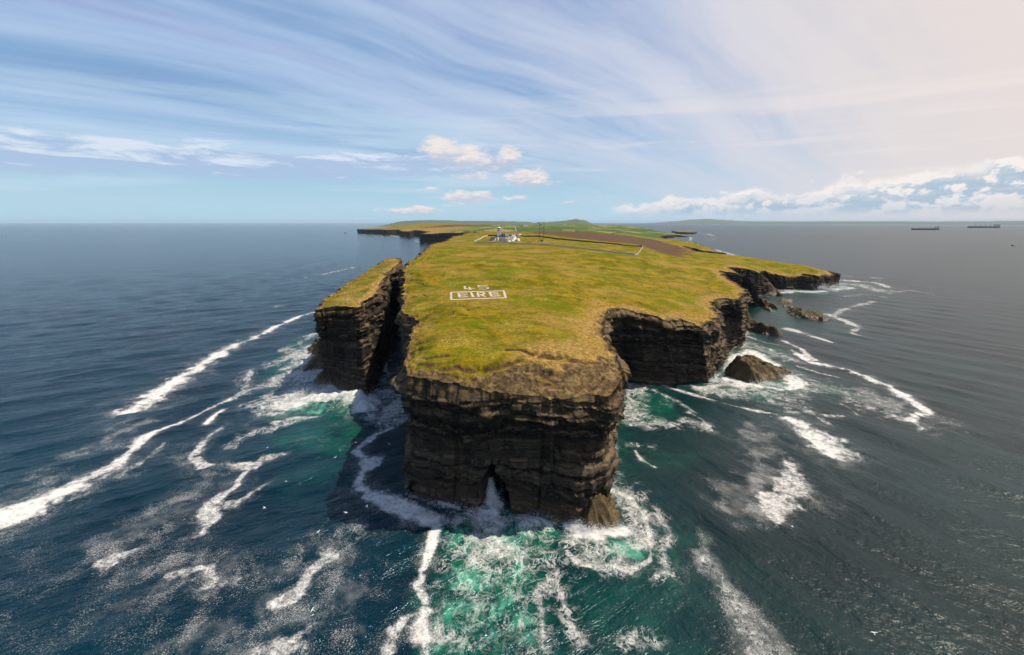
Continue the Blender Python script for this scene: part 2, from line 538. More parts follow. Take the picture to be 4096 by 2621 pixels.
    rc = T.mix(T.m('MULTIPLY', T.ss(tus, 0.52, 0.36), 0.55), rc, (0.022, 0.016, 0.011))
    rc = T.mix(T.m('MULTIPLY', T.ss(T.noise(co, 0.35, 5, 0.7), 0.53, 0.68), 0.7), rc, (0.20, 0.125, 0.03))
    col = T.mix(rm, col, rc)
    # thrift in flower
    if pink:
        pk = T.m('MULTIPLY', T.ss(T.noise(co, 1.4, 2, 0.6), 0.57, 0.66), T.ss(T.noise(T.map(co, sc=(1, 1, 0)), 0.07, 3), 0.40, 0.54))
        col = T.mix(T.m('MULTIPLY', pk, pink), col, (0.50, 0.25, 0.28))
    else:
        pk = T.m('MULTIPLY', T.ss(T.noise(co, 2.3, 2, 0.6), 0.70, 0.75), T.ss(T.noise(T.map(co, sc=(1, 1, 0)), 0.05, 3), 0.50, 0.58))
        col = T.mix(T.m('MULTIPLY', pk, 0.8), col, (0.62, 0.55, 0.34))
    tint = T.ss(tus, 0.28, 0.72, 0.58, 1.32)
    col = T.mix(1.0, col, T.n('ShaderNodeCombineColor', {0: tint, 1: tint, 2: tint}).outputs[0], 'MULTIPLY')
    h = T.m('ADD', T.m('MULTIPLY', tus, 0.45), T.m('ADD', T.m('MULTIPLY', spk, 0.16), T.m('MULTIPLY', T.noise(co, 0.2, 3), 0.9)))
    bp = T.n('ShaderNodeBump', {'Strength': 0.75, 'Distance': 0.9, 'Height': h})
    b = T.n('ShaderNodeBsdfPrincipled', {'Base Color': col, 'Roughness': 0.92, 'Normal': bp.outputs[0]})
    T.put(b.inputs['Specular IOR Level'], 0.02)
    finish(T, b.outputs[0])
    return m


def sea_material():
    m, T = new_mat('sea_water')
    co = T.n('ShaderNodeTexCoord').outputs['Object']
    wr = T.attr('wind')                                     # 0: north side, 1: south side of the headland
    vl = T.map(co, rot=(0, 0, R(-90 + 62)), sc=(1, 1, 1))
    vr = T.map(co, rot=(0, 0, R(-90 - 28)), sc=(1, 1, 1))

    def waves(v):
        v = T.map(v, rot=(0, 0, math.pi), sc=(0.33, 1, 1))
        a = T.noise(v, 0.085, 3, 0.5, 0.3)
        b = T.noise(v, 0.30, 4, 0.62, 0.5)
        c = T.noise(v, 1.0, 3, 0.6, 0.3)
        return T.m('ADD', T.m('MULTIPLY_ADD', a, 3.3, T.m('MULTIPLY', T.noise(v, 0.030, 2, 0.5), 1.6)), T.m('ADD', T.m('MULTIPLY', b, 2.2), T.m('MULTIPLY', c, 0.42)))
    hl, hr = waves(vl), T.m('MULTIPLY', waves(vr), 0.38)
    h = T.n('ShaderNodeMix', {0: wr, 2: hl, 3: hr}, data_type='FLOAT').outputs[0]
    h = T.m('ADD', h, T.m('MULTIPLY', T.noise(co, 0.55, 4, 0.6), 0.45))
    bp = T.n('ShaderNodeBump', {'Strength': 1.0, 'Distance': 0.62, 'Height': h})
    # water body
    dn = T.ss(T.noise(co, 0.012, 4, 0.6), 0.35, 0.65)
    deep = T.mix(wr, T.mix(dn, (0.0005, 0.0105, 0.0185), (0.0010, 0.0195, 0.0310)), T.mix(dn, (0.0006, 0.0095, 0.0110), (0.0014, 0.0185, 0.0200)))
    green = T.attr('green')
    gm = T.m('MULTIPLY', green, T.ss(T.noise(co, 0.10, 5, 0.65, 0.6), 0.28, 0.66, 0.25, 1.0))
    col = T.mix(T.m('MINIMUM', gm, 1.0), deep, (0.004, 0.080, 0.050))
    milk = T.m('MULTIPLY', T.ss(green, 0.5, 1.0), T.ss(T.noise(T.map(co, loc=(3, 8, 0)), 0.13, 5, 0.65, 0.8), 0.48, 0.68))
    col = T.mix(T.m('MULTIPLY', milk, 0.7), col, (0.085, 0.37, 0.25))
    water = T.n('ShaderNodeBsdfPrincipled', {'Base Color': col, 'Roughness': T.lin(wr, 0.0, 1.0, 0.16, 0.33), 'IOR': 1.333, 'Normal': bp.outputs[0]})
    T.put(water.inputs['Specular IOR Level'], T.lin(wr, 0.0, 1.0, 0.55, 0.40))
    T.put(water.inputs['Specular Tint'], T.mix(wr, (0.46, 0.78, 1.0), (1.0, 0.99, 0.97)))
    # foam
    dense, lace, speck = T.attr('dense'), T.attr('lace'), T.attr('speck')
    warp = T.n('ShaderNodeTexNoise', {'Vector': co, 'Scale': 0.16, 'Detail': 4, 'Roughness': 0.6}).outputs['Color']
    wv = T.n('ShaderNodeVectorMath', {0: warp, 1: (0.5, 0.5, 0.5)}, operation='SUBTRACT').outputs[0]
    wv = T.n('ShaderNodeVectorMath', {0: wv, 3: 5.0}, operation='SCALE').outputs[0]
    cw = T.vadd(co, wv)
    fn = T.noise(co, 0.45, 7, 0.72)
    grain = T.noise(co, 1.9, 5, 0.7)
    fd = T.ss(T.m('ADD', dense, T.m('ADD', T.m('MULTIPLY', T.m('SUBTRACT', fn, 0.5), 1.75), T.m('MULTIPLY', T.m('SUBTRACT', grain, 0.5), 0.8))), 0.36, 1.12)
    holes = T.ss(grain, 0.30, 0.60, 0.50, 1.0)
    fd = T.m('MULTIPLY', fd, T.m('MAXIMUM', holes, T.ss(dense, 0.75, 1.0)))

    # veined foam: folds of stretched froth, with milky patches between
    def ridge(v, scale, det, dist, w):
        r = T.m('ABSOLUTE', T.m('SUBTRACT', T.noise(v, scale, det, 0.62, dist), 0.5))
        return T.m('SUBTRACT', 1.0, T.m('DIVIDE', r, w), clamp=True)
    cs = T.map(cw, sc=(1.0, 0.75, 1.0))
    l1 = ridge(cs, 0.17, 5, 0.6, T.m('MULTIPLY_ADD', lace, 0.040, 0.010))
    l2 = ridge(T.vadd(cs, (13.0, 5.0, 0.0)), 0.38, 4, 0.8, T.m('MULTIPLY_ADD', lace, 0.046, 0.010))
    l3 = T.n('ShaderNodeTexVoronoi', {'Vector': T.map(cw, sc=(1, 1, 0)), 'Scale': 0.42, 'Randomness': 1.0}, feature='DISTANCE_TO_EDGE').outputs['Distance']
    l3 = T.m('MULTIPLY', T.m('SUBTRACT', 1.0, T.m('DIVIDE', l3, T.m('MULTIPLY_ADD', lace, 0.10, 0.02)), clamp=True), T.ss(T.noise(co, 0.12, 4), 0.48, 0.62))
    brk = T.ss(T.m('ADD', T.noise(co, 0.19, 5, 0.7), T.m('MULTIPLY', lace, 0.40)), 0.55, 0.95)
    fl = T.m('MULTIPLY', T.m('MAXIMUM', T.m('MAXIMUM', l1, T.m('MULTIPLY', l2, 0.8)), T.m('MULTIPLY', l3, 0.6)), brk)
    fl = T.m('MULTIPLY', fl, T.ss(lace, 0.03, 0.35))
    wash = T.ss(T.m('ADD', T.noise(T.vadd(cs, (31.0, 7.0, 0.0)), 0.12, 6, 0.68), T.m('MULTIPLY', lace, 0.42)), 0.80, 1.16)
    fl = T.m('MAXIMUM', fl, T.m('MULTIPLY', wash, 0.62))
    fl = T.m('MULTIPLY', fl, T.ss(grain, 0.25, 0.58, 0.55, 1.0))
    sl = T.noise(T.map(vl, rot=(0, 0, math.pi), sc=(0.7, 1, 1)), 4.2, 3, 0.7)
    sr = T.noise(T.map(vr, rot=(0, 0, math.pi), sc=(0.7, 1, 1)), 4.2, 3, 0.7)
    sp = T.n('ShaderNodeMix', {0: wr, 2: sl, 3: sr}, data_type='FLOAT').outputs[0]
    clump = T.noise(co, 0.11, 5, 0.65)
    fs = T.ss(T.m('ADD', sp, T.m('MULTIPLY', T.m('MULTIPLY', speck, T.ss(clump, 0.34, 0.64)), 0.26)), 0.63, 0.80)
    fs = T.m('MULTIPLY', fs, T.m('MULTIPLY', T.ss(speck, 0.02, 0.3), 0.44))
    # thin film of old foam round the drifts
    film = T.m('MULTIPLY', T.ss(T.m('ADD', speck, T.m('MULTIPLY', T.m('SUBTRACT', T.noise(co, 0.16, 6, 0.7), 0.5), 1.6)), 0.62, 1.20), 0.13)
    foam = T.m('MAXIMUM', T.m('MAXIMUM', fd, fl), T.m('MAXIMUM', fs, film))
    fcol = T.mix(fn, (0.42, 0.40, 0.385), (0.86, 0.84, 0.80))
    fb = T.n('ShaderNodeBump', {'Strength': 0.5, 'Distance': 0.4, 'Height': T.m('MULTIPLY', fn, 1.2)})
    fsh = T.n('ShaderNodeBsdfDiffuse', {'Color': fcol, 'Normal': fb.outputs[0]})
    mx = T.n('ShaderNodeMixShader', {0: T.m('MULTIPLY', foam, 0.90), 1: water.outputs[0], 2: fsh.outputs[0]})
    finish(T, mx.outputs[0])
    return m


ROCK = rock_material()
SEA_ROCK = rock_material('sea_rock', 0.6, 0.45, False)
OLIVE_ROCK = rock_material('olive_rock', 1.0, 0.62, False)
TURF = turf_material()
TURF_PINK = turf_material('thrift_turf', 0.75)
SEA = sea_material()

# ------------------------------------------------------------------ terrain: outline of the headland and its coast
# each entry: picture position of a point on the cliff top, its height, and where the foot of the cliff meets the sea below it
OUT = [
    (1632, 1499, 47, 1633, 1940), (1680, 1514, 46.3, 1680, 1968), (1726, 1518, 46, 1755, 1990), (1831, 1536, 45, 1840, 2016), (1919, 1557, 44, 1925, 2040),
    (2001, 1575, 43, 2000, 2046), (2077, 1582, 42.5, 2064, 2050), (2164, 1588, 42, 2164, 2065), (2205, 1598, 41.5, 2220, 2075), (2300, 1585, 42, 2305, 2089),
    (2369, 1578, 42, 2370, 2075), (2427, 1580, 42, 2412, 2030), (2480, 1545, 43, 2430, 1950), (2500, 1504, 44, 2442, 1860), (2491, 1487, 44.5, 2450, 1800),
    (2474, 1434, 45.5, 2470, 1680), (2445, 1393, 46, 2480, 1600), (2421, 1353, 46, 2450, 1570), (2414, 1318, 46), (2418, 1291, 46), (2430, 1262, 46), (2441, 1232, 46),
    (2486, 1234, 45, 2500, 1522), (2550, 1250, 43, 2605, 1541), (2623, 1264, 41, 2680, 1537), (2668, 1286, 38.5, 2715, 1533), (2695, 1282, 38, 2740, 1530),
    (2727, 1275, 37.5, 2765, 1530), (2768, 1291, 36, 2800, 1532), (2804, 1314, 34, 2841, 1534), (2877, 1264, 36, 2900, 1480), (2845, 1209, 38, 2923, 1409),
    (2895, 1191, 38, 2950, 1400), (2959, 1200, 37, 2977, 1385), (2991, 1168, 38, 2985, 1330), (2973, 1145, 39.5, 2975, 1300), (2936, 1132, 40.5, 2950, 1270),
    (2914, 1114, 41, 2930, 1245), (2891, 1091, 42), (2882, 1084, 42), (2931, 1091, 40), (2974, 1099, 37, 2985, 1224), (2998, 1120, 32, 3008, 1224), (3015, 1155, 22, 3026, 1225), (3038, 1187, 11, 3046, 1225),
    (3062, 1219, 3, 3066, 1226), ('off', 3062, 1219, 3, 5, 8, 2), ('off', 3038, 1187, 11, 7, 9, 6), ('off', 3015, 1155, 22, 9, 9, 11), ('off', 2998, 1120, 32, 10, 12, 18), ('off', 2974, 1099, 37, 6, 26, 30), (2928, 1069, 38), (2968, 1073, 36), (3004, 1079, 33, 3012, 1183), (3056, 1099, 26, 3062, 1185), (3079, 1126, 17, 3086, 1186), (3100, 1152, 9, 3106, 1187),
    (3123, 1178, 2, 3126, 1187), ('off', 3123, 1178, 2, 5, 9, 2), ('off', 3100, 1152, 9, 8, 9, 5), ('off', 3079, 1126, 17, 9, 10, 9), ('off', 3056, 1099, 26, 8, 14, 18), ('off', 3030, 1087, 30, 6, 24, 26), (3018, 1079, 31), (3062, 1083, 29, 3070, 1150), (3105, 1097, 23, 3110, 1154), (3140, 1105, 19, 3144, 1158), (3172, 1114, 16, 3178, 1158),
    (3174, 1108, 16), (3168, 1104, 18), (3230, 1108, 18), (3270, 1121, 12, 3273, 1155), (3268, 1112, 15), (3225, 1098, 20), (3325, 1108, 15, 3330, 1151), (3338, 1092, 15, 3346, 1134), (3315, 1083, 20), (3280, 1078, 22), (3237, 1065, 27),
    (3136, 1050, 28), (3023, 1031, 31), (2949, 1022, 33), (2885, 1016, 35), (2840, 1012, 36), (2765, 1004, 37), (2739, 985, 30), (2773, 994, 26), (2818, 1003, 22),
    (2860, 1008, 14), (2888, 1012, 6), (2859, 997, 12), (2818, 986, 18), (2773, 971, 20), (2706, 958, 22), (2650, 954, 24), (2627, 945, 20), (2668, 942, 17), (2709, 938.5, 14),
    (2758, 946.5, 2), (2710, 936, 12), (2660, 930, 16), (2620, 924, 18), (2605, 917, 28), (2565, 909, 45),
    ('xy', 1450, 5600, 40), ('xy', 300, 5700, 40), ('xy', -700, 5700, 40), (1584, 906, 48), (1549, 910, 42), (1460, 914, 36),
    (1427, 917, 34), (1475, 918, 36), (1524, 918, 38), (1534, 919.5, 38), (1579, 918.5, 38), (1599, 918, 38), (1608, 925, 38.5), (1640, 926, 39), (1654, 921, 40), (1679, 922, 40), (1694, 925, 42),
    (1724, 927, 44), (1683, 935, 42), (1724, 935, 43), (1774, 932, 46), (1824, 931, 48), (1873, 930, 49), (1898, 931, 50), (1912, 934, 57), (1901, 931.5, 61.5),
    (1816, 952, 61), (1771, 962, 61), (1724, 980, 60.5), (1703, 1000, 60), (1660, 1035, 59), (1629, 1051, 58.5), (1617, 1074, 57.3), (1613, 1097, 56), (1613, 1156, 52.5),
    (1613, 1218, 50.5), (1617, 1249, 50), (1640, 1269, 49.7), (1671, 1284, 49.5), (1664, 1296, 49.3), (1644, 1323, 49), (1640, 1358, 48.5), (1625, 1390, 48), (1621, 1421, 48), (1617, 1460, 47.5),
]
STACK = [
    (1270, 1236, 47, 1310, 1530), (1309, 1229, 47.5, 1335, 1555), (1344, 1223, 48, 1375, 1575), (1390, 1226, 48, 1425, 1590), (1434, 1232, 47.5, 1470, 1602),
    (1460, 1205, 48.5, 1502, 1535), (1504, 1175, 50, 1528, 1488), (1523, 1140, 52, 1545, 1441), (1543, 1113, 53.5, 1556, 1402), (1560, 1085, 55.5, 1568, 1362),
    (1580, 1062, 58, 1585, 1340), (1605, 1047, 60, 1604, 1325), (1596, 1031, 61), (1543, 1037, 60), (1512, 1058, 57), (1453, 1094, 53), (1395, 1132, 50.5),
    (1356, 1160, 49), (1309, 1191, 47.5), (1282, 1218, 47),
]
INNER = [  # heights of points on the plateau
    (1900, 1420, 50), (1750, 1440, 49), (2100, 1430, 50), (2300, 1430, 48.5), (2000, 1350, 51), (2300, 1300, 48.5), (1800, 1300, 51), (1920, 1180, 54), (2150, 1250, 52), (2400, 1150, 50), (2150, 1100, 57), (1760, 1080, 58.5),
    (2540, 1021, 55), (2571, 989, 55), (1895, 970, 61.5), (2000, 963, 62.5), (2000, 955, 63.3), (2157, 970, 61), (2299, 963, 61), (1950, 942, 67), (2150, 947, 66), (2100, 930, 66), (2300, 930, 62), (2400, 960, 56), (2600, 1000, 46), (2700, 1050, 41),
    (2600, 1100, 45), (2800, 1040, 37.5), (3000, 1060, 32.5), (2299, 896.5, 76), (2399, 899, 68), (2200, 900.5, 66), (2060, 902.5, 62), (1933, 900, 70), (1873, 900, 70), (1794, 899, 75), (1729, 890.5, 91.5), (1700, 893, 84), (1674, 895.5, 78),
    (2465, 903, 58), (2000, 910, 64), (2300, 910, 60), (2500, 930, 45), (2600, 945, 32), (1800, 915, 55), (1700, 918, 47), (2000, 1030, 61), (2300, 1040, 58), (1800, 1010, 61), (2550, 1190, 46), (2750, 1150, 43),
]


def to_xyz(e):
    if e[0] == 'xy':
        p = np.array([e[1], e[2]]); z = e[3]
        return np.array([p[0], p[1], z]), p
    if e[0] == 'off':                                        # beside a place already given: the back slope of a tilted spur
        p = at(e[1], e[2], e[3]) + np.array([e[4], e[5]])
        return np.array([p[0], p[1], e[6]]), p + np.array([e[4], e[5]]) * (0.35 + e[6] * .03)
    p = at(e[0], e[1], e[2])
    b = at(e[3], e[4], 0.0) if len(e) > 3 else p
    return np.array([p[0], p[1], e[2]]), b


class Land:
    def __init__(s, out, inner, seed, step_k=0.0024, min_step=0.30):
        tb = [to_xyz(e) for e in out]
        s.top = np.array([t for t, b in tb])
        s.base = np.array([b for t, b in tb])
        pts = list(s.top) + [np.array([*at(*e), e[2]]) for e in inner]
        pts = np.array(pts)
        # radial basis surface through the given heights
        P = pts[:, :2]
        A = np.sqrt(((P[:, None] - P[None]) ** 2).sum(-1) + 4.0)
        n = len(P)
        K = np.zeros((n + 1, n + 1))
        K[:n, :n] = A
        K[:n, n] = K[n, :n] = 1
        s.w = np.linalg.solve(K + np.eye(n + 1) * np.r_[np.full(n, -0.3), 0][None], np.r_[pts[:, 2], 0])
        s.P = P
        s.seed = seed
        s.resample(step_k, min_step)

    def rbf(s, x, y):
        x = np.atleast_1d(np.asarray(x, float)); y = np.atleast_1d(np.asarray(y, float))
        o = np.empty(len(x))
        for i in range(0, len(x), 40000):
            xx, yy = x[i:i + 40000, None], y[i:i + 40000, None]
            o[i:i + 40000] = np.sqrt((xx - s.P[None, :, 0]) ** 2 + (yy - s.P[None, :, 1]) ** 2 + 4.0) @ s.w[:-1] + s.w[-1]
        return o

    def hit(s, px, py):
        """first point of the plateau under a picture position"""
        d = px_ray(px, py)
        t = np.geomspace(90, 7000, 1500)
        g = CAM_H + d[2] * t - s.rbf(d[0] * t, d[1] * t)
        k = np.argmax(g < 0) if (g < 0).any() else len(t) - 1
        k = max(k, 1)
        f = g[k - 1] / (g[k - 1] - g[k])
        tt = t[k - 1] + f * (t[k] - t[k - 1])
        x, y = d[0] * tt, d[1] * tt
        return x, y, float(s.rbf(x, y)[0])

    def resample(s, k, mn):
        T, B = [], []
        n = len(s.top)
        for i in range(n):
            a, b = s.top[i], s.top[(i + 1) % n]
            c, d = s.base[i], s.base[(i + 1) % n]
            L = max(np.linalg.norm(a[:2] - b[:2]), np.linalg.norm(c - d))
            D = 0.5 * (np.hypot(*a[:2]) + np.hypot(*b[:2]))
            m = max(1, int(L / max(mn, D * k)))
            t = np.arange(m)[:, None] / m
            T.append(a + (b - a) * t)
            B.append(c + (d - c) * t)
        T, B = np.concatenate(T), np.concatenate(B)
        # round the corners a little, then roughen
        def smooth(A, it=4):
            for _ in range(it):
                A = 0.5 * A + 0.25 * (np.roll(A, 1, 0) + np.roll(A, -1, 0))
            return A
        T, B = smooth(T), smooth(B, 8)
        dT = np.roll(T[:, :2], -1, 0) - np.roll(T[:, :2], 1, 0)
        nrm = np.stack([dT[:, 1], -dT[:, 0]], 1)
        nrm /= np.linalg.norm(nrm, axis=1, keepdims=True) + 1e-9
        D = np.hypot(T[:, 0], T[:, 1])
        amp = np.clip(D * 0.0085, 0.95, 7.0)
        x, y = T[:, 0], T[:, 1]
        j = fbm(x / 9, y / 9, oct=4, seed=s.seed + 20) * 0.9 + np.sign(fbm(x / 4, y / 4, oct=2, seed=s.seed + 27)) * 0.35 + fbm(x / 2.2, y / 2.2, oct=2, seed=s.seed + 30) * 0.5
        far = np.where(D > 700, fbm(x / 60, y / 60, oct=4, seed=s.seed + 24) * 3.0, 0)
        T[:, :2] += nrm * (j * amp * 0.8 + far * amp)[:, None]
        jb = fbm(B[:, 0] / 12, B[:, 1] / 12, oct=4, seed=s.seed + 21) * 1.6
        B = B + nrm * (jb * amp * 0.9 + far * amp)[:, None]
        s.T, s.B, s.N = T, B, nrm
        seg = np.linalg.norm(np.roll(T[:, :2], -1, 0) - T[:, :2], axis=1)
        s.S = np.concatenate([[0], np.cumsum(seg)[:-1]])
        s.kd = kdtree.KDTree(len(T))
        for i, p in enumerate(T):
            s.kd.insert((p[0], p[1], 0), i)
        s.kd.balance()

    def inside(s, x, y):
        px, py = s.top[:, 0], s.top[:, 1]
        qx, qy = np.roll(px, -1), np.roll(py, -1)
        r = np.zeros(len(x), bool)
        for i in range(len(px)):
            c = (py[i] > y) != (qy[i] > y)
            if c.any():
                xi = px[i] + (y - py[i]) / (qy[i] - py[i] + 1e-12) * (qx[i] - px[i])
                r ^= c & (x < xi)
        return r


random.seed(3)
HEAD = Land(OUT, INNER, 1)
STK = Land(STACK, [(1400, 1190, 48.8), (1450, 1140, 51), (1520, 1080, 56)], 5)


def seg_dist(x, y, poly, closed=False):
    """distance to a polyline, parameter along it (0..1)"""
    best = np.full(len(x), 1e9); par = np.zeros(len(x))
    n = len(poly) - (0 if closed else 1)
    L = [np.hypot(*(np.array(poly[(i + 1) % len(poly)][:2]) - np.array(poly[i][:2]))) for i in range(n)]
    tot, acc = sum(L) + 1e-9, 0
    for i in range(n):
        a, b = poly[i], poly[(i + 1) % len(poly)]
        ex, ey = b[0] - a[0], b[1] - a[1]
        t = np.clip(((x - a[0]) * ex + (y - a[1]) * ey) / (ex * ex + ey * ey + 1e-9), 0, 1)
        d = np.hypot(x - a[0] - t * ex, y - a[1] - t * ey)
        m = d < best
        best = np.where(m, d, best)
        par = np.where(m, (acc + t * L[i]) / tot, par)
        acc += L[i]
    return best, par


def in_poly(x, y, poly):
    r = np.zeros(len(x), bool)
    n = len(poly)
    for i in range(n):
        a, b = poly[i], poly[(i + 1) % n]
        c = (a[1] > y) != (b[1] > y)
        xi = a[0] + (y - a[1]) / (b[1] - a[1] + 1e-12) * (b[0] - a[0])
        r ^= c & (x < xi)
    return r


PATHS = [
    ([(1784, 967), (1771, 973), (1734, 995), (1724, 1010), (1710, 1022), (1699, 1036), (1692, 1056), (1690, 1073), (1690, 1088), (1697, 1099), (1708, 1107), (1723, 1112), (1740, 1123), (1762, 1135), (1779, 1149), (1797, 1168)], 1.7),
    ([(1848, 1207), (1866, 1226), (1880, 1238), (1900, 1252), (1950, 1290), (2000, 1330), (2040, 1352)], 0.9),
    ([(1930, 990), (1950, 998), (1983, 1010), (2010, 1026), (2043, 1043), (2083, 1058), (2170, 1100), (2290, 1150), (2340, 1180), (2370, 1225)], 1.1),
    ([(2370, 1228), (2432, 1218), (2532, 1205), (2600, 1200), (2682, 1186), (2759, 1177), (2786, 1164), (2832, 1143), (2885, 1122)], 1.3),
    ([(2764, 1095), (2775, 1118), (2791, 1143)], 1.0),
    ([(1819, 992), (1774, 1007)], 1.3),
]
SCARPS = [  # small turf scarps, dark soil showing under a broken edge
    [(1645, 1114), (1665, 1117), (1688, 1119)], [(1676, 1125), (1690, 1133), (1700, 1139)], [(1673, 1141), (1684, 1140)], [(1648, 1090), (1657, 1096)], [(1652, 1182), (1675, 1178), (1690, 1172), (1705, 1179)],
    [(1640, 1253), (1662, 1256)], [(1715, 1253), (1735, 1248), (1751, 1245)], [(1850, 1256), (1858, 1257)], [(1680, 1366), (1698, 1368)], [(1650, 1396), (1672, 1384), (1690, 1396)], [(1860, 1220), (1868, 1233)],
    [(1720, 1430), (1745, 1425), (1780, 1421)], [(1790, 1470), (1830, 1462), (1880, 1476)], [(2040, 1390), (2080, 1392), (2116, 1404)], [(1960, 1470), (2005, 1462), (2060, 1440)], [(2170, 1415), (2230, 1424)], [(1690, 1452), (1720, 1458)],
    [(2090, 1480), (2140, 1476), (2185, 1490)], [(2215, 1500), (2270, 1490), (2330, 1500)], [(1705, 1488), (1760, 1484), (1835, 1497)], [(2290, 1440), (2340, 1452), (2390, 1444)], [(2330, 1520), (2380, 1508), (2440, 1520)],
]
MOOR = [(2050, 929), (2183, 922.5), (2299, 926), (2432, 934), (2532, 945), (2612, 957), (2668, 973), (2724, 988), (2765, 1001), (2720, 1027), (2664, 1015), (2612, 1000), (2567, 981), (2500, 972), (2465, 970), (2365, 960), (2266, 950), (2216, 941), (2133, 933)]


def notch_mask(x):
    """sea cave in the front wall: centre line and half width"""
    c = at(1985, 2045)[0]
    return c, np.abs(x - c)


def wall(land, seed, rows, front_cave=False, name='cliff_face', amp=1.0, steps=1.0):
    T, B, N, S = land.T, land.B, land.N, land.S
    n = len(T)
    v = np.linspace(0, 1, rows) ** 1.0
    zb = -3.0
    X = T[:, None, 0] + (B[:, None, 0] - T[:, None, 0]) * v
    Y = T[:, None, 1] + (B[:, None, 1] - T[:, None, 1]) * v
    Z = T[:, None, 2] + (zb - T[:, None, 2]) * v
    ht = np.broadcast_to(T[:, None, 2] - zb, Z.shape)
    D = np.hypot(X, Y)
    # bedding
    foldv = fbm(X / 48, Y / 48, Z / 60, oct=2, seed=seed) * 8.5 + fbm(X / 15, Y / 15, Z / 22, oct=2, seed=seed + 3) * 1.7
    bz = Z + foldv + 200
    rng = np.random.default_rng(seed)
    th = rng.choice([0.35, 0.5, 0.8, 1.2, 1.9, 2.8, 4.6], 700, p=[.18, .22, .20, .15, .12, .07, .06])
    edges = np.cumsum(th)
    bi = np.searchsorted(edges, bz.ravel()).reshape(bz.shape)
    prot = rng.uniform(-1, 1, 702) * 0.70
    bedv = rng.uniform(0, 1, 702)[bi]
    d = prot[bi]
    # joint blocks, each bed with its own spacing
    sp = rng.uniform(1.4, 5.0, 702)[bi]
    off = rng.uniform(0, 50, 702)[bi]
    ci = np.floor((S[:, None] + fbm(X / 5, Y / 5, Z / 5, oct=1, seed=seed + 7) * 0.5) / sp + off).astype(np.int64)
    blk = h3(ci, bi.astype(np.int64), np.zeros_like(ci), seed)
    d = d + (blk - 0.5) * 1.0
    ci2 = np.floor(S[:, None] / (sp * 2.7) + off * 3).astype(np.int64)
    d = d + (h3(ci2, (bi // 3).astype(np.int64), np.ones_like(ci2), seed) - 0.5) * 2.1
    # recessed weak beds
    weak = (h3(bi.astype(np.int64), np.zeros_like(bi, np.int64), np.full(bi.shape, 5, np.int64), seed) > 0.86)
    d = d - weak * 1.3
    # buttresses and gullies
    d = d + fbm(X / 22, Y / 22, Z / 60, oct=3, seed=seed + 9) * 2.6 + fbm(X / 6, Y / 6, Z / 14, oct=3, seed=seed + 11) * 0.40 + fbm(X / 1.6, Y / 1.6, Z / 1.6, oct=2, seed=seed + 13) * 0.13
    gl = np.abs(fbm(X / 14, Y / 14, Z / 120, oct=2, seed=seed + 15))
    d = d - sstep(gl, 0.07, 0.0) * 1.5 * sstep(fbm(X / 20, Y / 20, Z / 12, oct=2, seed=seed + 16), -0.2, 0.3)
    hh = np.clip(ht / 35, 0.25, 1.0)
    below = (T[:, None, 2] - Z)
    # stepped profile: the uppermost beds shelve outwards, then a deep recess
    near = (D < 420)
    bw = below + fbm(S[:, None] / 17 + 0 * Z, Z * 0, oct=3, seed=seed + 60) * 3.2 + foldv * 0.25
    mod = 0.55 + 0.75 * vnoise(S[:, None] / 13 + 0 * Z, Z * 0, seed=seed + 61)
    mod2 = 0.3 + 0.9 * vnoise(S[:, None] / 9 + 0 * Z, Z * 0, seed=seed + 62)
    d = d + steps * near * (mod * (2.6 * sstep(bw, 0, 5.5) - 3.6 * sstep(bw, 5.6, 7.4)) + mod2 * (1.9 * sstep(bw, 9, 11.5) - 2.0 * sstep(bw, 11.6, 12.8)) + mod * (1.3 * sstep(bw, 17, 19) - 1.2 * sstep(bw, 19.1, 20)))
    d = d * hh * sstep(below, 0.0, 2.2) * amp
    if front_cave:
        c, ax = notch_mask(X)
        fr = (Y < 150) & (np.abs(X - c) < 20)
        wdt = np.where(Z < 11, 5.4 - Z * 0.10, np.clip(5.4 - 1.1 - (Z - 11) * 0.75, 0, 9)) + fbm(X * 0 + Z / 2.5, Z * 0, oct=2, seed=33) * 0.7
        lean = X - c + np.clip(Z - 4, 0, 30) * 0.12
        k = sstep(np.abs(lean), wdt, wdt * 0.55 - 0.05) * (wdt > 0)
        depth = 15.0 * sstep(Z, 30, 4)
        d = np.where(fr, d - k * depth, d)
        # lower storey stands a little proud below an undercut
        band = np.where(Y < 160, sstep(Z, 19, 16) * 1.4 - sstep(Z, 27, 24) * sstep(Z, 17, 20) * 1.0, 0)
        d = d + band
    X = X + N[:, None, 0] * d
    Y = Y + N[:, None, 1] * d
    Z = Z + (fbm(X / 3, Y / 3, Z / 3, oct=2, seed=seed + 17) * 0.25) * sstep(below, 0.3, 2.0)
    V = np.stack([X, Y, Z], -1).reshape(-1, 3)
    i = np.arange(n)[:, None]; j = np.arange(rows - 1)[None]
    i2 = (i + 1) % n
    F = np.stack([i * rows + j, i * rows + j + 1, i2 * rows + j + 1, i2 * rows + j], -1).reshape(-1, 4)
    up = 1 - np.clip(below / np.maximum(ht * 0.45, 6), 0, 1.4)
    return np_mesh(name, V, F, {'up': up.ravel(), 'bed': (bedv * ~weak).ravel(), 'blk': blk.ravel()})


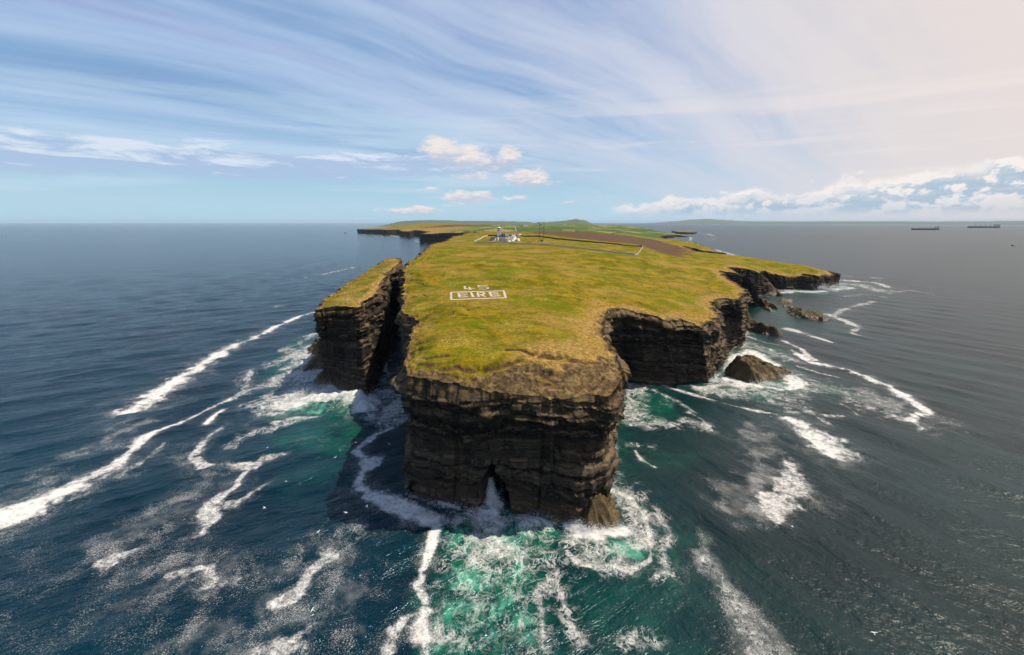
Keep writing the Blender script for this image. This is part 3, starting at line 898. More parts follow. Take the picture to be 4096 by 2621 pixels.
def top_mesh(land, name, seed, k=0.0030, rmax=6500, rim_rock=1.0, front=False):
    T = land.T
    az0, az1 = np.arctan2(T[:, 0], T[:, 1]).min() - 0.01, np.arctan2(T[:, 0], T[:, 1]).max() + 0.01
    r0, r1 = np.hypot(T[:, 0], T[:, 1]).min() * 0.98, np.hypot(T[:, 0], T[:, 1]).max()
    lr = np.arange(math.log(r0), math.log(r1), k * 1.25)
    aa = np.arange(az0, az1, k)
    L, A = np.meshgrid(lr, aa, indexing='ij')
    rng = np.random.default_rng(seed)
    L = L + rng.uniform(-.35, .35, L.shape) * k * 1.25
    A = A + rng.uniform(-.35, .35, A.shape) * k
    r = np.exp(L).ravel(); A = A.ravel()
    x, y = r * np.sin(A), r * np.cos(A)
    m = land.inside(x, y)
    x, y = x[m], y[m]
    dd = np.array([land.kd.find((a, b, 0))[2] for a, b in zip(x, y)])
    keep = dd > np.hypot(x, y) * k * 0.55
    x, y, dd = x[keep], y[keep], dd[keep]
    nb = len(T)
    X = np.r_[T[:, 0], x]; Y = np.r_[T[:, 1], y]
    res = delaunay_2d_cdt([(float(a), float(b)) for a, b in zip(X, Y)], [], [list(range(nb))], 1, 1e-6)
    ov, tris = res[0], res[2]
    P = np.array([(p[0], p[1]) for p in ov])
    src = [o[0] if o else -1 for o in res[3]]
    src = np.array(src)
    tri = np.array([t for t in tris if len(t) == 3])
    used = np.zeros(len(P), bool)
    used[tri.ravel()] = True
    remap = np.cumsum(used) - 1
    P, src = P[used], src[used]
    tri = remap[tri]
    x, y = P[:, 0], P[:, 1]
    dd = np.array([land.kd.find((a, b, 0))[2] for a, b in zip(x, y)])
    z = land.rbf(x, y)
    D = np.hypot(x, y)
    bnd = (src >= 0) & (src < nb)
    # unevenness of the ground
    fade = sstep(dd, 0.2, 6)
    z = z + (fbm(x / 26, y / 26, oct=4, seed=seed + 40) * 0.9 + fbm(x / 7, y / 7, oct=3, seed=seed + 41) * 0.28 + fbm(x / 1.8, y / 1.8, oct=2, seed=seed + 42) * 0.14) * fade
    soil = np.zeros(len(x)); path = np.zeros(len(x)); moor = np.zeros(len(x)); rock = np.zeros(len(x))
    # broken rim: low terraces a few metres from the edge
    ter = dd + fbm(x / 5, y / 5, oct=3, seed=seed + 43) * 3.2
    for lim, hgt in ((1.6, 0.9), (4.2, 0.55)):
        z = z - hgt * sstep(ter, lim + 0.25, lim - 0.25) * (D < 700) * sstep(dd, 0.0, 0.8)
    south = sstep(x + 0.0 * y, -20, 25)
    rock = rim_rock * (1 - sstep(ter, 0.5, 2.2 + 1.8 * south)) * 0.9
    tan = (1 - sstep(dd + fbm(x / 14, y / 14, oct=3, seed=seed + 45) * 6, 2, 15)) * (0.45 + 0.55 * south)
    if front:
        fx = [at(1632, 1499, 47), at(1831, 1536, 45), at(2077, 1582, 42.5), at(2205, 1598, 41.5), at(2427, 1580, 42), at(2500, 1504, 44)]
        fd, fp = seg_dist(x, y, fx)
        lim = 5 + 15 * sstep(fp, 0.12, 0.65)
        rr = 1 - sstep(fd + fbm(x / 9, y / 9, oct=4, seed=seed + 46) * 6.0, lim * 0.35, lim * 1.15)
        rock = np.maximum(rock, rr * 0.85)
        tan = np.maximum(tan, (1 - sstep(fd + fbm(x / 12, y / 12, oct=3, seed=77) * 8, lim * 0.8, lim * 2.2)) * sstep(fp, 0.2, 0.6))
        # ribs and hollows on the bare slope
        z = z + rr * (np.abs(fbm(x / 5, y / 9, oct=3, seed=seed + 47)) * 1.8 - 0.7 + fbm(x / 1.5, y / 1.5, oct=2, seed=seed + 48) * 0.35) * fade
        rt, _ = seg_dist(x, y, [at(2500, 1504, 44), at(2445, 1393, 46), at(2414, 1318, 46), at(2441, 1232, 46)])
        tan = np.maximum(tan, 0.9 * (1 - sstep(rt + fbm(x / 10, y / 10, oct=3, seed=78) * 6, 6, 22)))
        for poly in SCARPS:
            pts = [land.hit(*q) for q in poly]
            d, p = seg_dist(x, y, pts)
            # the near side has slipped down a little
            sy = np.interp(x, *zip(*sorted((q[0], q[1]) for q in pts)))
            sgn = sy - y + fbm(x / 2, y / 2, oct=2, seed=51) * 0.9
            k2 = sstep(d, 7.0, 1.0)
            z = z - 1.0 * k2 * sstep(sgn, -0.25, 0.25) * np.exp(-np.clip(sgn, 0, 20) / 4.0)
            soil = np.maximum(soil, np.exp(-((sgn - 0.6) / 0.9) ** 2) * sstep(d, 2.6, 1.2))
        for poly, wd in PATHS:
            pts = [land.hit(*q) for q in poly]
            sel = D < 1200
            d = np.full(len(x), 1e6)
            d[sel] = seg_dist(x[sel], y[sel], pts)[0]
            path = np.maximum(path, np.exp(-(d / (wd * 1.15)) ** 2))
            z = z - 0.18 * np.exp(-(d / wd) ** 2)
        mp = [land.hit(*q)[:2] for q in MOOR]
        moor = in_poly(x, y, mp).astype(float)
        md, _ = seg_dist(x, y, mp, True)
        moor = 0.5 + np.where(moor > 0, 1, -1) * np.clip(md / 60, 0, 1) * 0.5
        # heather on the far low hill and slopes left of the road
        hx = at(1690, 900, 80)
        moor = np.maximum(moor, 0.95 * np.exp(-(((x - hx[0] - 30) / 380) ** 2 + ((y - 3500) / 420) ** 2)))
        moor = np.maximum(moor, 0.42 * ((x < 120) & (y > 900)) * (1 - sstep(y, 1500, 2100)))
        field = sstep(y, 1500, 2000) * sstep(x + fbm(x / 300, y / 300, oct=3, seed=60) * 150, -420, -150) * (1 - sstep(moor, 0.4, 0.6))
        tan = np.maximum(tan, 0.75 * sstep(y, 1300, 1900) * sstep(x, 60, -250) * (1 - sstep(y, 3000, 3600) * .5))
    else:
        field = np.zeros(len(x))
        if name == 'sea_stack':
            rt, _ = seg_dist(x, y, [at(*e[:3]) for e in STACK[3:12]])
            tan = 0.95 * (1 - sstep(rt + fbm(x / 8, y / 8, oct=3, seed=79) * 5, 1, 9))
    z[bnd] = T[src[bnd], 2]
    return np_mesh(name, np.c_[x, y, z], tri, {'soil': soil, 'path': path, 'moor': moor, 'rock': rock, 'tan': tan, 'field': field})


# make the rim heights agree with the plateau surface before both meshes use them
for land in (HEAD, STK):
    land.T[:, 2] = 0.35 * land.T[:, 2] + 0.65 * land.rbf(land.T[:, 0], land.T[:, 1])

headland = link('headland', top_mesh(HEAD, 'headland', 1, front=True), TURF, smooth=True)
tag(headland, kind='structure')
link('cliff_face', wall(HEAD, 11, 150, front_cave=True), ROCK, headland)
stack = link('sea_stack', top_mesh(STK, 'sea_stack', 5, rim_rock=0.9), TURF_PINK, smooth=True)
tag(stack, 'tall flat-topped sea stack capped with flowering turf, split from the headland by a narrow channel', 'sea stack')
link('cliff_face', wall(STK, 37, 170, steps=0.45), ROCK, stack)


# ------------------------------------------------------------------ sea: one sheet to the horizon, with swell and the foam that drifts on it
# foam drifts: (kind, width in metres at start, at end, strength, picture positions)
FOAM = [
    ('d', 2.5, 9, 1.0, [(1264, 1246), (1201, 1264), (1102, 1306), (1017, 1352), (918, 1391), (848, 1433), (777, 1475), (713, 1511), (640, 1568), (565, 1617), (520, 1640)]),
    ('s', 9, 9, 0.95, [(800, 1505), (700, 1560), (610, 1630), (520, 1680), (455, 1700)]),
    ('d', 1.2, 1.6, .95, [(925, 1596), (833, 1631), (749, 1680), (690, 1700)]), ('d', 1.8, 5.5, 1.0, [(700, 1696), (636, 1719), (579, 1751), (523, 1807), (452, 1864), (339, 1927)]),
    ('d', 6, 8, 1.05, [(339, 1927), (212, 1991), (85, 2040), (-60, 2100)]),
    ('s', 8, 12, 1.0, [(560, 1690), (480, 1730), (395, 1779), (212, 1878), (0, 1998), (-60, 2030)]), ('s', 4, 6, .8, [(640, 1790), (560, 1860), (440, 1950), (330, 2000)]), ('d', 1.5, 3, .62, [(660, 1770), (590, 1830), (480, 1905)]),
    ('d', 2.5, 2.5, .72, [(925, 1596), (960, 1575), (989, 1539), (1003, 1475)]), ('d', 3.5, 3.5, .7, [(960, 1580), (1010, 1556)]), ('l', 6, 5, .6, [(1003, 1475), (985, 1520), (1000, 1570)]),
    ('d', 2.0, 1.2, 1.1, [(828, 1692), (850, 1672), (888, 1640)]),
    ('d', 2, 3.2, .85, [(911, 1694), (848, 1737), (798, 1786), (763, 1829), (819, 1864), (904, 1857), (982, 1857)]), ('d', 2.5, 2, .7, [(1010, 1864), (1059, 1829), (1130, 1814)]), ('s', 9, 9, .8, [(730, 1800), (750, 1880), (850, 1900)]),
    ('l', 3, 3, .75, [(925, 1779), (975, 1744), (1045, 1719), (1075, 1722), (1102, 1709), (1165, 1687), (1215, 1668)]),
    ('d', 1, 3.6, .85, [(982, 1885), (939, 1949), (876, 1991), (830, 2035), (838, 2090), (800, 2140)]), ('d', 2.5, 1.2, .7, [(850, 2025), (942, 2018), (1004, 1981), (1100, 1920)]), ('s', 8, 8, .9, [(870, 1960), (760, 2030), (650, 2090), (560, 2190)]),
    ('d', 4, 1.6, .75, [(395, 2258), (487, 2218), (549, 2205)]), ('s', 10, 9, 1.0, [(420, 2230), (500, 2150), (600, 2080), (700, 2010)]),
    ('d', 2, 2.6, .74, [(680, 2299), (749, 2286), (836, 2268), (848, 2330)]), ('d', 2, 2, .66, [(900, 2330), (985, 2311), (1040, 2290)]), ('s', 13, 13, .95, [(640, 2290), (800, 2290), (960, 2300), (1120, 2270)]),
    ('d', 3.4, 3.2, .82, [(1110, 2417), (1204, 2361), (1241, 2286), (1272, 2255), (1322, 2225)]), ('l', 4, 3, .5, [(1322, 2225), (1409, 2162), (1460, 2120)]), ('s', 8, 8, 1.0, [(1060, 2420), (1200, 2380), (1330, 2260), (1430, 2130)]),
    ('d', 4.5, 5, .74, [(1040, 2630), (1120, 2590), (1204, 2554), (1297, 2461)]), ('s', 16, 16, 1.05, [(800, 2560), (1000, 2600), (1200, 2500), (1330, 2420)]), ('s', 26, 26, .62, [(300, 2600), (600, 2450), (800, 2500), (1100, 2480)]), ('s', 30, 26, .55, [(60, 2400), (300, 2350), (500, 2400)]),
    ('d', 2.0, 2.4, .95, [(1568, 1712), (1497, 1737), (1455, 1772), (1420, 1802), (1460, 1836), (1455, 1878)]), ('d', 3.4, 4.4, 1.0, [(1480, 1850), (1450, 1890), (1428, 1925), (1476, 1977), (1554, 2012), (1646, 2048), (1700, 2082)]),
    ('d', 2.6, 1.8, 1.05, [(1700, 2082), (1748, 2106), (1733, 2162), (1708, 2218), (1688, 2270)]), ('d', .8, .9, .9, [(1688, 2270), (1680, 2310)]), ('d', 1.2, 2.0, .9, [(1690, 2300), (1667, 2347), (1702, 2412)]), ('d', 2.8, 3.0, .95, [(1690, 2440), (1680, 2500), (1694, 2560), (1700, 2640)]),
    ('d', 1.4, 3.4, .9, [(1680, 2450), (1620, 2470), (1565, 2520), (1545, 2600), (1530, 2650)]),
    ('d', 1.6, 1.6, .95, [(1762, 2010), (1800, 2016), (1842, 2034)]), ('l', 2.5, 2, .8, [(1650, 1970), (1700, 1995), (1760, 2012)]), ('d', 1.2, .8, .8, [(1634, 1856), (1630, 1890)]),
    # aerated water in front of the tip
    ('l', 7, 7, 1.15, [(1870, 2080), (1960, 2070), (2040, 2080), (2150, 2110)]), ('d', 5.0, 5.0, .92, [(1930, 2060), (1990, 2075), (1975, 2140)]), ('d', 4.0, 3.0, .9, [(2080, 2068), (2150, 2085), (2190, 2105)]), ('d', 6, 5, .74, [(1960, 2180), (2030, 2160), (2060, 2190)]), ('d', 2.4, 2.4, 1.0, [(2270, 2105), (2330, 2118)]), ('d', 3.5, 4, .80, [(1900, 2080), (1975, 2130), (2010, 2190), (1960, 2200)]), ('d', 2.5, 2.5, .8, [(2060, 2060), (2130, 2090), (2170, 2115)]), ('d', 2.5, 4.0, 1.1, [(1945, 1925), (1962, 1990), (1985, 2050)]), ('d', 2.0, 2.0, .78, [(2100, 2140), (2110, 2200)]),
    ('l', 8, 8, .92, [(1900, 2170), (1960, 2220), (2040, 2180), (2090, 2220)]), ('l', 12, 12, .62, [(1860, 2230), (1940, 2330), (2050, 2300), (2120, 2250)]), ('l', 14, 14, .46, [(1880, 2350), (1960, 2470), (2080, 2450), (1950, 2600)]), ('d', 2, 1.6, .68, [(2205, 2325), (2150, 2362), (2165, 2450), (2170, 2600)]), ('l', 4, 4, .72, [(2205, 2325), (2150, 2362), (2165, 2450), (2180, 2610)]),
    ('l', 4, 4, .85, [(1720, 2470), (1760, 2560), (1880, 2590)]), ('d', 1.6, 1.6, .62, [(1735, 2480), (1750, 2570), (1860, 2560), (1880, 2600)]),
    ('d', 3.6, 3.6, 1.1, [(2310, 2120), (2380, 2138), (2450, 2142), (2500, 2125)]), ('d', 1.4, 1.6, .86, [(2268, 2205), (2310, 2245), (2385, 2277), (2461, 2262), (2520, 2285), (2600, 2240), (2602, 2160), (2585, 2077), (2526, 1996), (2450, 1962)]), ('l', 6, 8, .95, [(2290, 2160), (2380, 2220), (2480, 2210), (2560, 2180), (2570, 2090), (2500, 2000), (2450, 1970)]), ('l', 5, 5, .9, [(2520, 2130), (2560, 2050), (2500, 2010)]),
    ('d', 1.2, 1.4, .72, [(2618, 2034), (2666, 2098), (2688, 2145), (2645, 2160)]), ('l', 2.5, 3, .85, [(2618, 2034), (2680, 2140), (2640, 2196), (2672, 2282), (2623, 2309)]), ('d', 1.3, 1.3, .7, [(2650, 2220), (2672, 2282), (2623, 2309)]),
    ('l', 2, 3.5, .8, [(2218, 2293), (2245, 2347), (2251, 2401), (2267, 2460), (2294, 2530), (2342, 2568), (2380, 2595)]), ('d', 1.1, 1.6, .62, [(2245, 2347), (2251, 2401), (2267, 2460), (2294, 2530), (2342, 2568)]), ('l', 3, 3, .7, [(2499, 2563), (2575, 2547), (2640, 2579)]),
    ('l', 2, 3, .7, [(2804, 2149), (2828, 2248), (2891, 2323), (2932, 2405), (2961, 2480), (3025, 2555), (3071, 2620)]), ('s', 4, 7, 1.15, [(2804, 2149), (2828, 2248), (2891, 2323), (2932, 2405), (2961, 2480), (3025, 2555), (3071, 2620)]), ('s', 4, 4, .8, [(2700, 2200), (2730, 2330)]),
    # south side
    ('d', 3, 4.0, 1.0, [(3168, 1400), (3232, 1447), (3389, 1481), (3476, 1511), (3563, 1545), (3616, 1580), (3668, 1621), (3700, 1641)]), ('d', 3.5, 5, 1.0, [(3668, 1650), (3650, 1680), (3685, 1712)]), ('d', 6, 4, .72, [(3560, 1660), (3620, 1680), (3660, 1690)]), ('s', 10, 10, 1.1, [(3540, 1600), (3580, 1640), (3640, 1690)]),
    ('d', 5.5, 2.5, .9, [(3150, 1314), (3200, 1330), (3265, 1349), (3320, 1366)]), ('d', 2.5, 3, .85, [(3134, 1364), (3178, 1384), (3207, 1399), (3250, 1440)]), ('d', 4, 4, .78, [(3303, 1256), (3352, 1271), (3396, 1291), (3438, 1312)]), ('d', 3.5, 3, .75, [(3438, 1312), (3405, 1329), (3440, 1344)]), ('d', 5, 5, .66, [(3330, 1262), (3370, 1240), (3430, 1222), (3490, 1206)]),
    ('d', 9, 10, .86, [(3115, 1172), (3178, 1164), (3236, 1168), (3294, 1164), (3352, 1157), (3400, 1150)]), ('d', 10, 6, .82, [(3338, 1118), (3411, 1124), (3498, 1130), (3560, 1150)]), ('d', 5, 4, .8, [(3341, 1098), (3411, 1108), (3520, 1112)]), ('l', 16, 16, .8, [(3350, 1135), (3440, 1140), (3540, 1165)]), ('d', 4, 4, .62, [(3380, 1185), (3450, 1178), (3540, 1190)]), ('d', 4, 3, .66, [(3550, 1175), (3640, 1160), (3740, 1180)]),
    ('d', 1.6, 1.8, .86, [(2650, 1540), (2749, 1569), (2836, 1598), (2923, 1621), (3011, 1638), (3100, 1657)]), ('l', 3, 2, .8, [(2615, 1563), (2679, 1592), (2737, 1621), (2778, 1650)]), ('d', 2.2, 2.6, .72, [(2760, 1650), (2807, 1679), (2842, 1722)]), ('l', 5, 5, .9, [(2740, 1680), (2820, 1700)]),
    ('l', 3.5, 3.5, .85, [(2516, 1685), (2592, 1697), (2644, 1685), (2697, 1702)]), ('d', 1.2, 1.2, .62, [(2530, 1690), (2592, 1700), (2644, 1688), (2690, 1702)]), ('d', 1.2, 1.6, .9, [(2540, 1805), (2569, 1842), (2620, 1870)]), ('l', 3, 3, .7, [(2520, 1780), (2600, 1790)]),
    ('l', 9, 7, .95, [(2530, 1540), (2530, 1600), (2520, 1660)]), ('d', 2, 2, .62, [(2510, 1540), (2515, 1640)]),
    ('d', 6.5, 8.5, 1.0, [(3140, 1672), (3200, 1690), (3240, 1730), (3300, 1790)]), ('d', 5, 4, .8, [(3260, 1720), (3330, 1762), (3375, 1765)]), ('d', 3.5, 3, .66, [(3150, 1650), (3230, 1645), (3310, 1690)]),
    ('d', 5, 7, .80, [(3130, 1820), (3170, 1890), (3180, 1960), (3120, 2000)]), ('d', 4.2, 3.4, .9, [(3050, 1985), (3090, 2040), (3115, 2090)]), ('d', 6, 6, .66, [(3200, 1900), (3200, 1980)]), ('s', 13, 10, 1.15, [(3060, 1760), (3060, 1900), (2990, 2000), (3050, 2060)]), ('s', 9, 9, 1.0, [(3000, 1700), (3080, 1800)]),
    ('l', 6, 6, .7, [(3000, 1530), (3090, 1610), (3200, 1630)]), ('d', 1.6, 1.6, .74, [(2993, 1534), (3040, 1565), (3075, 1604)]), ('d', 1.4, 1.4, .74, [(3365, 1615), (3400, 1635), (3429, 1656)]), ('l', 14, 18, .62, [(3180, 1500), (3320, 1560), (3480, 1590), (3600, 1650)]), ('d', 1.6, 1.6, .68, [(3185, 1464), (3270, 1490), (3354, 1510)]), ('d', 2, 2, .66, [(3280, 1660), (3380, 1668)]), ('d', 1.8, 1.8, .66, [(3250, 1530), (3330, 1555), (3420, 1570)]), ('l', 8, 10, .75, [(3000, 1380), (3080, 1400), (3170, 1440)]), ('d', 2.2, 2.2, .7, [(2995, 1345), (3060, 1370), (3130, 1382)]),
    ('d', 5, 6, 1.0, [(2900, 1520), (2940, 1500), (2930, 1440), (2990, 1400), (3040, 1425), (3090, 1460), (3130, 1490), (3190, 1530), (3150, 1560), (3050, 1550), (2960, 1530)]), ('d', 4, 4, .86, [(2800, 1550), (2850, 1545), (2900, 1535), (2960, 1545)]), ('l', 9, 9, .9, [(2870, 1570), (2990, 1560), (3120, 1580), (3210, 1560)]),
    # north side, round the stack
    ('d', 9, 9, .95, [(1120, 1640), (1200, 1610), (1300, 1590), (1400, 1600), (1470, 1625)]), ('d', 8, 6, .85, [(1255, 1520), (1210, 1545), (1130, 1580)]), ('l', 14, 14, 1.1, [(1100, 1620), (1200, 1560), (1260, 1480), (1240, 1400)]), ('d', 5, 5, .8, [(1560, 1560), (1580, 1620), (1540, 1660)]), ('d', 2.5, 2.5, .75, [(1105, 1690), (1180, 1670), (1260, 1668)]),
    ('d', 7, 7, 1.1, [(1280, 1562), (1350, 1575), (1420, 1580), (1461, 1610), (1440, 1635)]), ('d', 6, 6, .92, [(1130, 1650), (1220, 1612), (1300, 1600), (1400, 1615)]), ('d', 5, 5, .86, [(1230, 1545), (1180, 1570), (1110, 1610)]), ('l', 12, 12, 1.0, [(1130, 1520), (1200, 1480), (1260, 1420)]), ('l', 9, 9, .95, [(1060, 1650), (1180, 1630), (1260, 1610)]), ('d', 4, 4, .72, [(1250, 1380), (1200, 1400), (1140, 1440)]), ('d', 4, 4, .8, [(1270, 1490), (1215, 1505), (1150, 1510)]), ('d', 3, 3, .8, [(1255, 1410), (1200, 1460), (1120, 1480)]), ('d', 3, 3, .72, [(1215, 1345), (1262, 1335)]), ('l', 4, 4, .8, [(1130, 1400), (1200, 1370), (1262, 1335)]), ('l', 8, 8, .7, [(1070, 1470), (1130, 1440), (1220, 1400)]),
    ('l', 9, 9, 1.0, [(1540, 1570), (1590, 1560), (1600, 1640)]), ('l', 7, 7, .95, [(1500, 1660), (1560, 1690), (1610, 1680)]), ('d', 3, 3, .66, [(1500, 1640), (1560, 1600), (1610, 1560)]), ('l', 5, 4, .85, [(1520, 1540), (1560, 1500), (1600, 1470)]), ('d', 1.8, 2.0, .95, [(1562, 1440), (1545, 1450), (1540, 1475), (1552, 1492)]), ('d', 1.6, 1.6, .85, [(1618, 1375), (1612, 1395)]), ('l', 2, 2, .6, [(1560, 1420), (1600, 1408)]), ('l', 6, 6, .7, [(1575, 1290), (1605, 1275)]),
    # far streaks and surf
    ('d', 2.2, 3.4, .9, [(1200, 1111), (1265, 1104), (1340, 1086), (1421, 1069)]), ('d', 3, 3, .8, [(1085, 1228), (1120, 1224)]), ('d', 10, 12, .95, [(1367, 932), (1427, 933)]), ('d', 14, 16, .85, [(1440, 937), (1490, 939), (1524, 941)]), ('d', 9, 10, .85, [(1500, 946), (1564, 951)]), ('d', 12, 12, .9, [(1564, 942), (1610, 951), (1645, 953)]), ('d', 9, 9, .7, [(1540, 955), (1600, 959), (1680, 955)]), ('d', 8, 8, .75, [(1660, 962), (1690, 972), (1720, 976)]), ('d', 7, 6, .75, [(1700, 977), (1745, 978)]),
    ('d', 14, 10, .85, [(2784, 931), (2830, 936), (2860, 945)]), ('d', 9, 7, .85, [(2860, 998), (2900, 1010), (2940, 1022)]), ('d', 8, 8, .8, [(2690, 952), (2765, 950), (2760, 962)]), ('d', 8, 8, .7, [(2765, 970), (2800, 972)]), ('d', 10, 8, .7, [(2840, 960), (2865, 953)]),
]
GREEN = [
    (.34, 14, [(2180, 2120), (2640, 2100), (2760, 2350), (2700, 2640), (2180, 2640)]), (.26, 14, [(1300, 1640), (1500, 1660), (1560, 1800), (1400, 1980), (1150, 1900), (1100, 1760)]),  # water whitened green by trapped air: (strength, softness in metres, outline)
    (1.0, 6, [(1740, 2110), (1800, 2070), (1905, 2028), (2060, 2040), (2180, 2055), (2290, 2100), (2270, 2200), (2215, 2320), (2180, 2440), (2190, 2640), (1720, 2640), (1690, 2400), (1710, 2280)]),
    (.85, 5, [(2290, 2110), (2500, 2110), (2600, 2160), (2600, 2240), (2520, 2280), (2380, 2270), (2270, 2210)]), (.5, 6, [(2460, 1960), (2540, 2000), (2610, 2100), (2680, 2140), (2660, 2290), (2600, 2250), (2590, 2120), (2500, 2020)]),
    (.55, 7, [(1080, 1655), (1201, 1640), (1483, 1650), (1500, 1720), (1470, 1790), (1342, 1850), (1165, 1810), (1100, 1750)]), (1.0, 6, [(1100, 1640), (1230, 1560), (1430, 1560), (1500, 1620), (1450, 1665), (1200, 1660)]), (.5, 8, [(1060, 1480), (1180, 1350), (1270, 1330), (1290, 1480), (1220, 1560), (1100, 1560)]), (.45, 5, [(1500, 1560), (1615, 1480), (1630, 1700), (1500, 1670)]),
    (.65, 5, [(2500, 1530), (2580, 1545), (2700, 1610), (2700, 1700), (2620, 1710), (2480, 1700)]), (.7, 6, [(2850, 1550), (2960, 1550), (3100, 1580), (3080, 1620), (2950, 1600), (2860, 1580)]), (.75, 6, [(2890, 1500), (2950, 1400), (3060, 1400), (3210, 1520), (3180, 1560), (2960, 1560)]), (.5, 8, [(2975, 1310), (3060, 1350), (3180, 1440), (3240, 1520), (3140, 1490), (3000, 1390)]), (.45, 8, [(3020, 1200), (3150, 1250), (3200, 1290), (3150, 1300), (3050, 1250)]), (.35, 10, [(2600, 1790), (2690, 1810), (2690, 1900), (2630, 1900)]), (.6, 12, [(3110, 1165), (3350, 1120), (3480, 1140), (3350, 1175), (3150, 1185)]), (.4, 12, [(3180, 1500), (3420, 1560), (3560, 1600), (3500, 1630), (3250, 1560)]),
]
MOUNDS = [  # water heaped up where the swell breaks: (x, y in the picture, height, radius across, radius along the view)
    (1400, 1600, 5.0, 12, 5), (1455, 1622, 4.0, 7, 5), (1300, 1585, 3.0, 12, 5), (1958, 1975, 6.5, 4, 7), (1250, 1515, 2.5, 10, 7), (2440, 2128, .5, 8, 3), (2120, 2090, 1.6, 6, 2.5),
]


def build_sea():
    dep = np.concatenate([np.linspace(52, 3.0, 600)[:-1], np.geomspace(3.0, 0.045, 120)])
    rr = CAM_H / np.tan(np.radians(dep))
    aa = np.concatenate([np.linspace(-180, -66, 30)[:-1], np.linspace(-66, 66, 800), np.linspace(66, 180, 30)[1:]])
    rr = np.concatenate([[12, 40], rr])
    nr, na = len(rr), len(aa)
    Rr, Aa = np.meshgrid(rr, np.radians(aa), indexing='ij')
    x, y = (Rr * np.sin(Aa)).ravel(), (Rr * np.cos(Aa)).ravel()
    D = np.hypot(x, y)
    wind = sstep(x - 0.02 * y, -45, 75)
    rng = np.random.default_rng(5)
    z = np.zeros_like(x)
    near = D < 1600
    xn, yn, Dn, wn = x[near], y[near], D[near], wind[near]
    zn = np.zeros_like(xn)
    for side, crest in ((0, 62.0), (1, -28.0)):
        zz = np.zeros_like(xn)
        for i in range(16):
            lam = rng.uniform(5, 30) if i else 34
            th = math.radians(crest + 90 + rng.normal(0, 14))
            kx, ky = math.sin(th) * 2 * math.pi / lam, math.cos(th) * 2 * math.pi / lam
            a = 0.012 * lam ** 0.80
            ph = kx * xn + ky * yn + rng.uniform(0, 6.28) + fbm(xn / 60, yn / 60, oct=2, seed=70 + i) * 1.3
            zz += a * (1 - np.abs(np.sin(ph / 2)) * 2 + 0.27) * sstep(Dn, lam * 55, lam * 30)
        zn += zz * (0.55 * wn if side else 1 - wn)
    z[near] = zn
    dense, lace, speck, green = (np.zeros_like(x) for _ in range(4))
    wob = fbm(x / 14, y / 14, oct=4, seed=81) * near
    wob2 = fbm(x / 5, y / 5, oct=3, seed=83) * near
    for kind, w0, w1, st, pts in FOAM:
        P = [at(*p) for p in pts]
        pa = np.array(P)
        W = max(w0, w1) * 3.2 + 4
        sel = np.where((x > pa[:, 0].min() - W) & (x < pa[:, 0].max() + W) & (y > pa[:, 1].min() - W) & (y < pa[:, 1].max() + W))[0]
        if not len(sel):
            continue
        d, t = seg_dist(x[sel], y[sel], P)
        w = w0 + (w1 - w0) * t
        d = np.maximum(0, d + (wob[sel] * 0.75 + wob2[sel] * 0.65) * w)
        v = st * (1 - sstep(d, 0.15 * w, 1.35 * w)) if kind == 'd' else st * np.exp(-(d / w) ** 2 * 0.9)
        v = v * (.82 if kind == 's' else 1)
        tgt = {'d': dense, 'l': lace, 's': speck}[kind]
        tgt[sel] = np.maximum(tgt[sel], v)
        if kind == 'd':                                    # a fringe of torn foam round every drift
            lace[sel] = np.maximum(lace[sel], 0.45 * st * np.exp(-(d / (w * 1.6)) ** 2))
            speck[sel] = np.maximum(speck[sel], 0.8 * st * np.exp(-(d / (w * 2.2)) ** 2))
    for st, soft, pts in GREEN:
        P = [at(*p) for p in pts]
        pa = np.array(P)
        sel = np.where((x > pa[:, 0].min() - 30) & (x < pa[:, 0].max() + 30) & (y > pa[:, 1].min() - 30) & (y < pa[:, 1].max() + 30))[0]
        d, _ = seg_dist(x[sel], y[sel], P, True)
        d = np.where(in_poly(x[sel], y[sel], P), d, -d) + wob[sel] * soft * 1.6 + wob2[sel] * soft * .8 - 1.5
        v = st * sstep(d, -soft, soft)
        green[sel] = np.maximum(green[sel], v)
        lace[sel] = np.maximum(lace[sel], v * np.clip(0.20 + 0.42 * wob[sel], .04, .5))
    # surf along the foot of the cliffs
    nb = np.where((D > 95) & (D < 1200) & (np.abs(x) < 0.95 * y))[0]
    for land, st in ((HEAD, 1.0), (STK, 1.0)):
        bk = kdtree.KDTree(len(land.B))
        for i, p in enumerate(land.B):
            bk.insert((p[0], p[1], 0), i)
        bk.balance()
        dd = np.array([bk.find((a, b, 0))[2] for a, b in zip(x[nb], y[nb])])
        expo = sstep(x[nb], -60, 90) * 0.5 + 0.35
        n_ = 0.6 + 0.8 * fbm(x[nb] / 18, y[nb] / 18, oct=3, seed=90)
        lace[nb] = np.maximum(lace[nb], np.clip(expo * n_ * np.exp(-(dd / 7.0)), 0, 1))
        dense[nb] = np.maximum(dense[nb], np.clip(expo * n_ * 1.25, 0, .95) * np.exp(-(dd / 1.8)))
        green[nb] = np.maximum(green[nb], 0.45 * np.exp(-dd / 9.0))
    for px, py, h, ra, rb in MOUNDS:
        c = at(px, py)
        ca = math.atan2(c[0], c[1])
        lx = (x - c[0]) * math.cos(ca) - (y - c[1]) * math.sin(ca)
        ly = (x - c[0]) * math.sin(ca) + (y - c[1]) * math.cos(ca)
        g = np.exp(-(lx / ra) ** 2 - (ly / rb) ** 2)
        z += h * g * (1 + 0.55 * wob2 + 0.5 * wob)
    z += 0.35 * np.clip(dense, 0, 1) * wob2 + 0.3 * lace * wob2
    i = np.arange(nr - 1)[:, None] * na; j = np.arange(na)[None]
    j2 = (j + 1) % na
